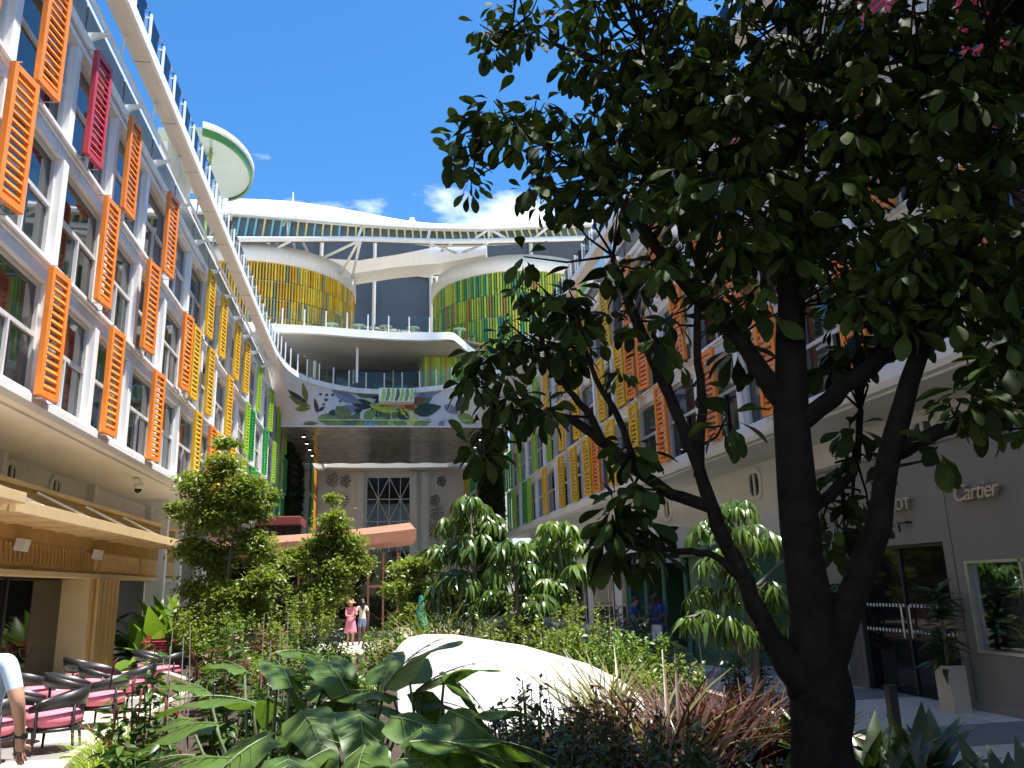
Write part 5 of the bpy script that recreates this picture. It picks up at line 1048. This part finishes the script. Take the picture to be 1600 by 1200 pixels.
taro('broad-leaved plant with dark shaded leaves against the white wall', (.30, 4.5, .28), [(650, 1080, 4.6, .38, .3, .5), (690, 1050, 4.6, .36, .1, -.55), (640, 1070, 4.8, .34, 1.5, .7), (700, 1110, 4.4, .36, -.6, -.4), (660, 1130, 4.2, .38, -1.6, -.2), (720, 1160, 4.1, .38, -.2, .1), (680, 1180, 3.9, .38, -2.2, -.2), (620, 1090, 4.5, .34, 2.8, .3), (740, 1120, 4.4, .32, .4, .2), (610, 1185, 3.9, .34, 3.1, -.1)])
# tassel plants on the left
M['tassel'] = pm('red_tassel', (.16, .010, .016), .8, .2, 20, bump=.6, bscale=120)
for i, (x, y, r, h, n) in enumerate(((-1.75, 7.2, .34, 1.25, 420), (-1.25, 7.6, .36, 1.40, 460), (-.80, 7.3, .30, 1.2, 360), (-1.55, 6.3, .30, .95, 320))):
    s_ = shrub('tassel_plant', 'leafy plant hung with red tassels, '+['leftmost, under thin rods', 'tallest of the tassel group', 'rightmost, near the broad leaves', 'lowest and nearest of the tassel group'][i], (x, y, .28), r, h, n, .135, LMt['taro'], 'med', 'red-tasselled plants', .1)
    for k in range(7):
        a = RNG.uniform(0, 6.283); p = Vector((x+r*.8*math.cos(a), y+r*.8*math.sin(a), .28+h*RNG.uniform(.45, .95))); MB().tube([p, p+Vector((.03*math.cos(a), .03*math.sin(a), -.03)), p+Vector((.05*math.cos(a), .05*math.sin(a), -RNG.uniform(.12, .24)))], [.005, .010, .005], 6).build('tassel', M['tassel'], s_, True)
grass_clump('fern', 'bright lime fern at the paving edge, bottom left', (-2.5, 9.1, .28), 520, .42, LMt['lime'], .8)
grass_clump('fern', 'lime fern in front of the tassel plants beside the bottom edge', (-2.35, 8.2, .28), 420, .38, LMt['lime'], .8)
grass_clump('cordyline', 'dark red cordyline among the lime ferns', (-2.05, 8.3, .28), 22, .42, LMt['red'], .45, 'broad')
grass_clump('cordyline', 'bronze bladed cordyline rising over the lime ferns', (-2.2, 8.75, .3), 7, .62, LMt['bronze'], .2, 'broad')
# dark shrubs in the shade along the front
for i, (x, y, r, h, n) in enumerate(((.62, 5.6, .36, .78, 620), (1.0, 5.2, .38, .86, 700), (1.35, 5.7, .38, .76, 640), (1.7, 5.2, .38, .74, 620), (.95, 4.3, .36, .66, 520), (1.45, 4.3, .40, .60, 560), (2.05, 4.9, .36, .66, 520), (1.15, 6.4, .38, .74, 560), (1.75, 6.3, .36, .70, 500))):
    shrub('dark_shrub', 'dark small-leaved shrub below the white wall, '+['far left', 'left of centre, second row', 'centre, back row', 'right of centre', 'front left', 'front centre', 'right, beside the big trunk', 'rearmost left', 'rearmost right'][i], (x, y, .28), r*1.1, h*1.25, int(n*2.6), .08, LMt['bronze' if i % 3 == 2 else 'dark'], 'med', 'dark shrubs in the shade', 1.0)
grass_clump('flax_clump', 'tall straw-edged flax clump in front of the white wall end', (2.05, 6.6, .28), 40, 1.05, LMt['straw'], .42)
grass_clump('flax_clump', 'dark narrow flax clump right of the straw-edged one', (2.35, 6.3, .28), 110, .95, LMt['bronze'], .5)
for i, (x, y) in enumerate(((2.75, 7.4), (3.1, 7.7), (3.4, 7.3), (2.9, 8.2))):
    grass_clump('red_grass', 'red leaved grass clump, '+['leftmost', 'centre, catching the sun', 'rightmost in the shade', 'rear one behind the others'][i], (x, y, .28), 190, .66, LMt['red'], .55, group='red grass clumps')
grass_clump('straw_grass', 'pale straw grass behind the right end of the white wall', (2.6, 9.3, .28), 200, .8, LMt['straw'], .5)
for i, (x, y, n) in enumerate(((2.05, 3.9, 60), (2.9, 4.1, 60), (3.2, 5.0, 70), (3.7, 4.6, 70), (3.6, 5.8, 70), (1.6, 3.5, 50), (4.1, 6.0, 60), (2.6, 5.4, 50), (3.9, 7.2, 60))):
    grass_clump('lily_clump', 'low dark strap-leaved clump near the big trunk, '+['left front', 'right of trunk base', 'right, mid row', 'far right front', 'right, rear row', 'bottom edge left', 'by the walk edge', 'behind the trunk', 'rear, near the walk'][i], (x, y, .28), n, .55, LMt['dark'], .65, 'broad', 'strap-leaved clumps in the shade')
# bushes behind the wall and along the right
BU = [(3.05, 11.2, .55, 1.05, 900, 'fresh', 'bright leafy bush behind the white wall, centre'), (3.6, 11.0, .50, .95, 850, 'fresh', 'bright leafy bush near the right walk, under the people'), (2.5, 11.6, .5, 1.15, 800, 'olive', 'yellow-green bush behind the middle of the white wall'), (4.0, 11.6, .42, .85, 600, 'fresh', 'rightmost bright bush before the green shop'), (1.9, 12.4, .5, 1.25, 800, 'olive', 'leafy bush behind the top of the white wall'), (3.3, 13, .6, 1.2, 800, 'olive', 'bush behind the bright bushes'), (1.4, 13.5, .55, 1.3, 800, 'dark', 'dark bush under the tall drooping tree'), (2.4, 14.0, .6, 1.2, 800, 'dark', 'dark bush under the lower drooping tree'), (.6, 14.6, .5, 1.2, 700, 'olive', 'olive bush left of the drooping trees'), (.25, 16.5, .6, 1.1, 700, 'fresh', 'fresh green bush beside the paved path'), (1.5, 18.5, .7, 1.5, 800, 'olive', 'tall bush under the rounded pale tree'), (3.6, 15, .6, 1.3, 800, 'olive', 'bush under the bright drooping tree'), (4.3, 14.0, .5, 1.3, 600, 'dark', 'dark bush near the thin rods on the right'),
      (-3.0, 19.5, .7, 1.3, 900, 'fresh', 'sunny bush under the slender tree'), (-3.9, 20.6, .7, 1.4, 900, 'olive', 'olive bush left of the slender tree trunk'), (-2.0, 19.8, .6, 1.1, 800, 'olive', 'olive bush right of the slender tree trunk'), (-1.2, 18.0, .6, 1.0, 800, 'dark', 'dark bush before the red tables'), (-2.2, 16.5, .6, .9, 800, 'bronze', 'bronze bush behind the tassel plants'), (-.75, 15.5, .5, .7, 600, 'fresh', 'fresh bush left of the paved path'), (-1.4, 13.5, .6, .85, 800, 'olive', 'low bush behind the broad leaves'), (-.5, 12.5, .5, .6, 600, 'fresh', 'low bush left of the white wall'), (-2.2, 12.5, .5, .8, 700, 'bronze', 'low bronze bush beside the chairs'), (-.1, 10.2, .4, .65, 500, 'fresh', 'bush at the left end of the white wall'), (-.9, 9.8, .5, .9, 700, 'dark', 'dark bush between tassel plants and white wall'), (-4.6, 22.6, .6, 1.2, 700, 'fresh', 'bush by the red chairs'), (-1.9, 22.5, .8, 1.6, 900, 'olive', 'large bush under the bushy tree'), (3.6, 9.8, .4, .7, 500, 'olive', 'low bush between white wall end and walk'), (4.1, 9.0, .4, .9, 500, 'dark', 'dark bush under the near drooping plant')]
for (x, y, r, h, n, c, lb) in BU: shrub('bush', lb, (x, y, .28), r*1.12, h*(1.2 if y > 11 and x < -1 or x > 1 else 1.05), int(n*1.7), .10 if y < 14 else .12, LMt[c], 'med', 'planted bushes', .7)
shrub('croton', 'yellow tipped croton beside the white wall', (2.05, 11.2, .28), .35, 1.05, 420, .12, LMt['yellow'], 'broad', None, 1.0)
shrub('croton', 'small yellow croton behind the white wall crest', (1.1, 11.6, .28), .3, 1.1, 320, .12, LMt['yellow'], 'broad', None, 1.0)
grass_clump('straw_grass', 'pale straw grass tuft beside the turquoise net cone', (1.25, 15.2, .28), 220, 1.2, LMt['straw'], .5)
for i, (x, y, h) in enumerate(((-6.1, 25.6, 1.7), (-5.7, 27.0, 1.5), (-6.4, 28.5, 1.8))):
    grass_clump('broad_leaf_clump', 'tall glossy broad-leaved clump by the cafe end, '+['nearest to the gold pilaster', 'beside the red chairs', 'farthest back'][i], (x, y, .02), 46, h, LMt['fresh'], .55, 'broad', 'glossy clumps by the cafe')
nc = thing('net_cone', 'turquoise netting cone tied over a plant in the bed', 'net', (1.05, 19, .28))
m = MB()
for k in range(16):
    a = 2*math.pi*k/16; m.tube([(1.05+.30*math.cos(a), 19+.30*math.sin(a), .3), (1.05+.16*math.cos(a+.5), 19+.16*math.sin(a+.5), 1.05), (1.05+.03*math.cos(a+1), 19+.03*math.sin(a+1), 1.75)], .012, 4)
    m.tube([(1.05+.30*math.cos(a), 19+.30*math.sin(a), .3), (1.05+.16*math.cos(a-.5), 19+.16*math.sin(a-.5), 1.05), (1.05+.03*math.cos(a-1), 19+.03*math.sin(a-1), 1.75)], .012, 4)
m.build('net', pm('net_turquoise', (.03, .36, .30), .5), nc); MB().lathe((1.05, 19, 0), [(.22, .3), (.12, 1.0), (.03, 1.6)], 12).build('wrapped_plant', pm('net_fill', (.03, .18, .13), .8, .3, 6), nc)
# thin pale rods standing in the bed
rodm = MB().tube([(0, 0, 0), (.012, .004, .7), (0, 0, 1.4)], [.007, .006, .004], 5).mesh('garden_rod', pm('pale_rod', (.30, .29, .25), .5, .1))
rl = [(310, 971, 9.0, 1.35), (265, 982, 8.0, 1.2), (284, 995, 8.0, 1.15), (268, 1010, 7.6, 1.1), (414, 958, 9, 1.3), (430, 985, 9, 1.2), (444, 955, 9.5, 1.4), (420, 1000, 8.5, 1.15), (295, 1040, 7.4, 1.0), (256, 1030, 7.8, 1.0)]
rr_ = [(915, 908, 13, 1.6), (922, 920, 13, 1.5), (930, 912, 13.2, 1.5), (950, 910, 12.8, 1.5), (955, 922, 12.8, 1.4), (962, 926, 13, 1.4), (946, 960, 12.5, 1.2), (958, 975, 12.4, 1.1), (900, 918, 12.5, 1.5), (893, 930, 12.4, 1.4), (870, 950, 12, 1.3), (1092, 995, 9.2, .9), (935, 955, 12.5, 1.2)]
for lst, lb, gp in ((rl, 'thin pale rod in the left planting', 'thin rods on the left'), (rr_, 'thin pale rod among bushes near the right walk', 'thin rods on the right')):
    for ri, (px, py, y, h) in enumerate(sorted(lst)):
        p = at(px, py, y=y); hh_ = p.z-.28
        o = link('garden_rod', rodm, None, T((p.x+RNG.uniform(-.05, .05), y, .28)) @ Matrix.Rotation(RNG.uniform(-.05, .05), 4, 'Y') @ Matrix.Diagonal((1, 1, hh_/1.4, 1))); tag(o, lb+', '+['first', 'second', 'third', 'fourth', 'fifth', 'sixth', 'seventh', 'eighth', 'ninth', 'tenth', 'eleventh', 'twelfth', 'thirteenth'][ri]+' from left', 'rod', gp)
# planter pots by the shop door
for i, y in enumerate((10.82, 13.75)):
    pt = thing('potted_plant', ['square beige planter with bushy plant at the near side of the shop door', 'square beige planter with spiky plant at the far side of the shop door'][i], 'planter', (8.05, y, 0))
    MB().prism([(7.93, y-.15, .013), (8.20, y-.15, .013), (8.20, y+.15, .013), (7.93, y+.15, .013)], (0, 0, .62)).build('pot', pm('pot_clay_%d' % i, (.42, .36, .28), .6, .05), pt)
    MB().box(7.95, 8.18, y-.13, y+.13, .634, .64).build('soil', M['soil'], pt)
    MB().tube([(8.05, y, .64), (8.06, y, 1.3)], [.03, .02], 6).build('stem', M['bark2'], pt)
    n_ = 110; zz = NPR.uniform(.7, 2.0, n_); aa = NPR.uniform(0, 6.28, n_); stuff(leaves('foliage', 'lance', np.stack([8.03+0*zz, y+0*zz, zz*.85], 1), np.stack([np.cos(aa)*.7, np.sin(aa)*.7, NPR.uniform(-.1, .7, n_)], 1), NPR.uniform(.22, .42, n_), LMt['dark'], pt))
# living walls flanking the passage under the bridge
for s, x, lb in ((-1, -5.75, 'dark living wall of ivy left of the passage under the bridge'), (1, 8.3, 'dark living wall of ivy right of the passage under the bridge')):
    lw = thing('living_wall', lb, 'plants', (x, 57, 0)); MB().box(x, x+s*.4, 54.05, 63.7, .004, 11.55).build('backing', M['soil'], lw)
    n_ = 9000; ps = np.stack([np.full(n_, x-s*.04)+NPR.normal(0, .07, n_)*1.0, NPR.uniform(54.0, 63.7, n_), NPR.uniform(.1, 11.5, n_)], 1); ps[:1500, 1] = 54.0; ps[:1500, 0] = x+s*NPR.uniform(0, .4, 1500)
    ds = rdir(n_)+np.array([-s*.8, -.5, -.6]); stuff(leaves('ivy', 'small', ps, ds, NPR.uniform(.18, .4, n_), LMt['wall'], lw))
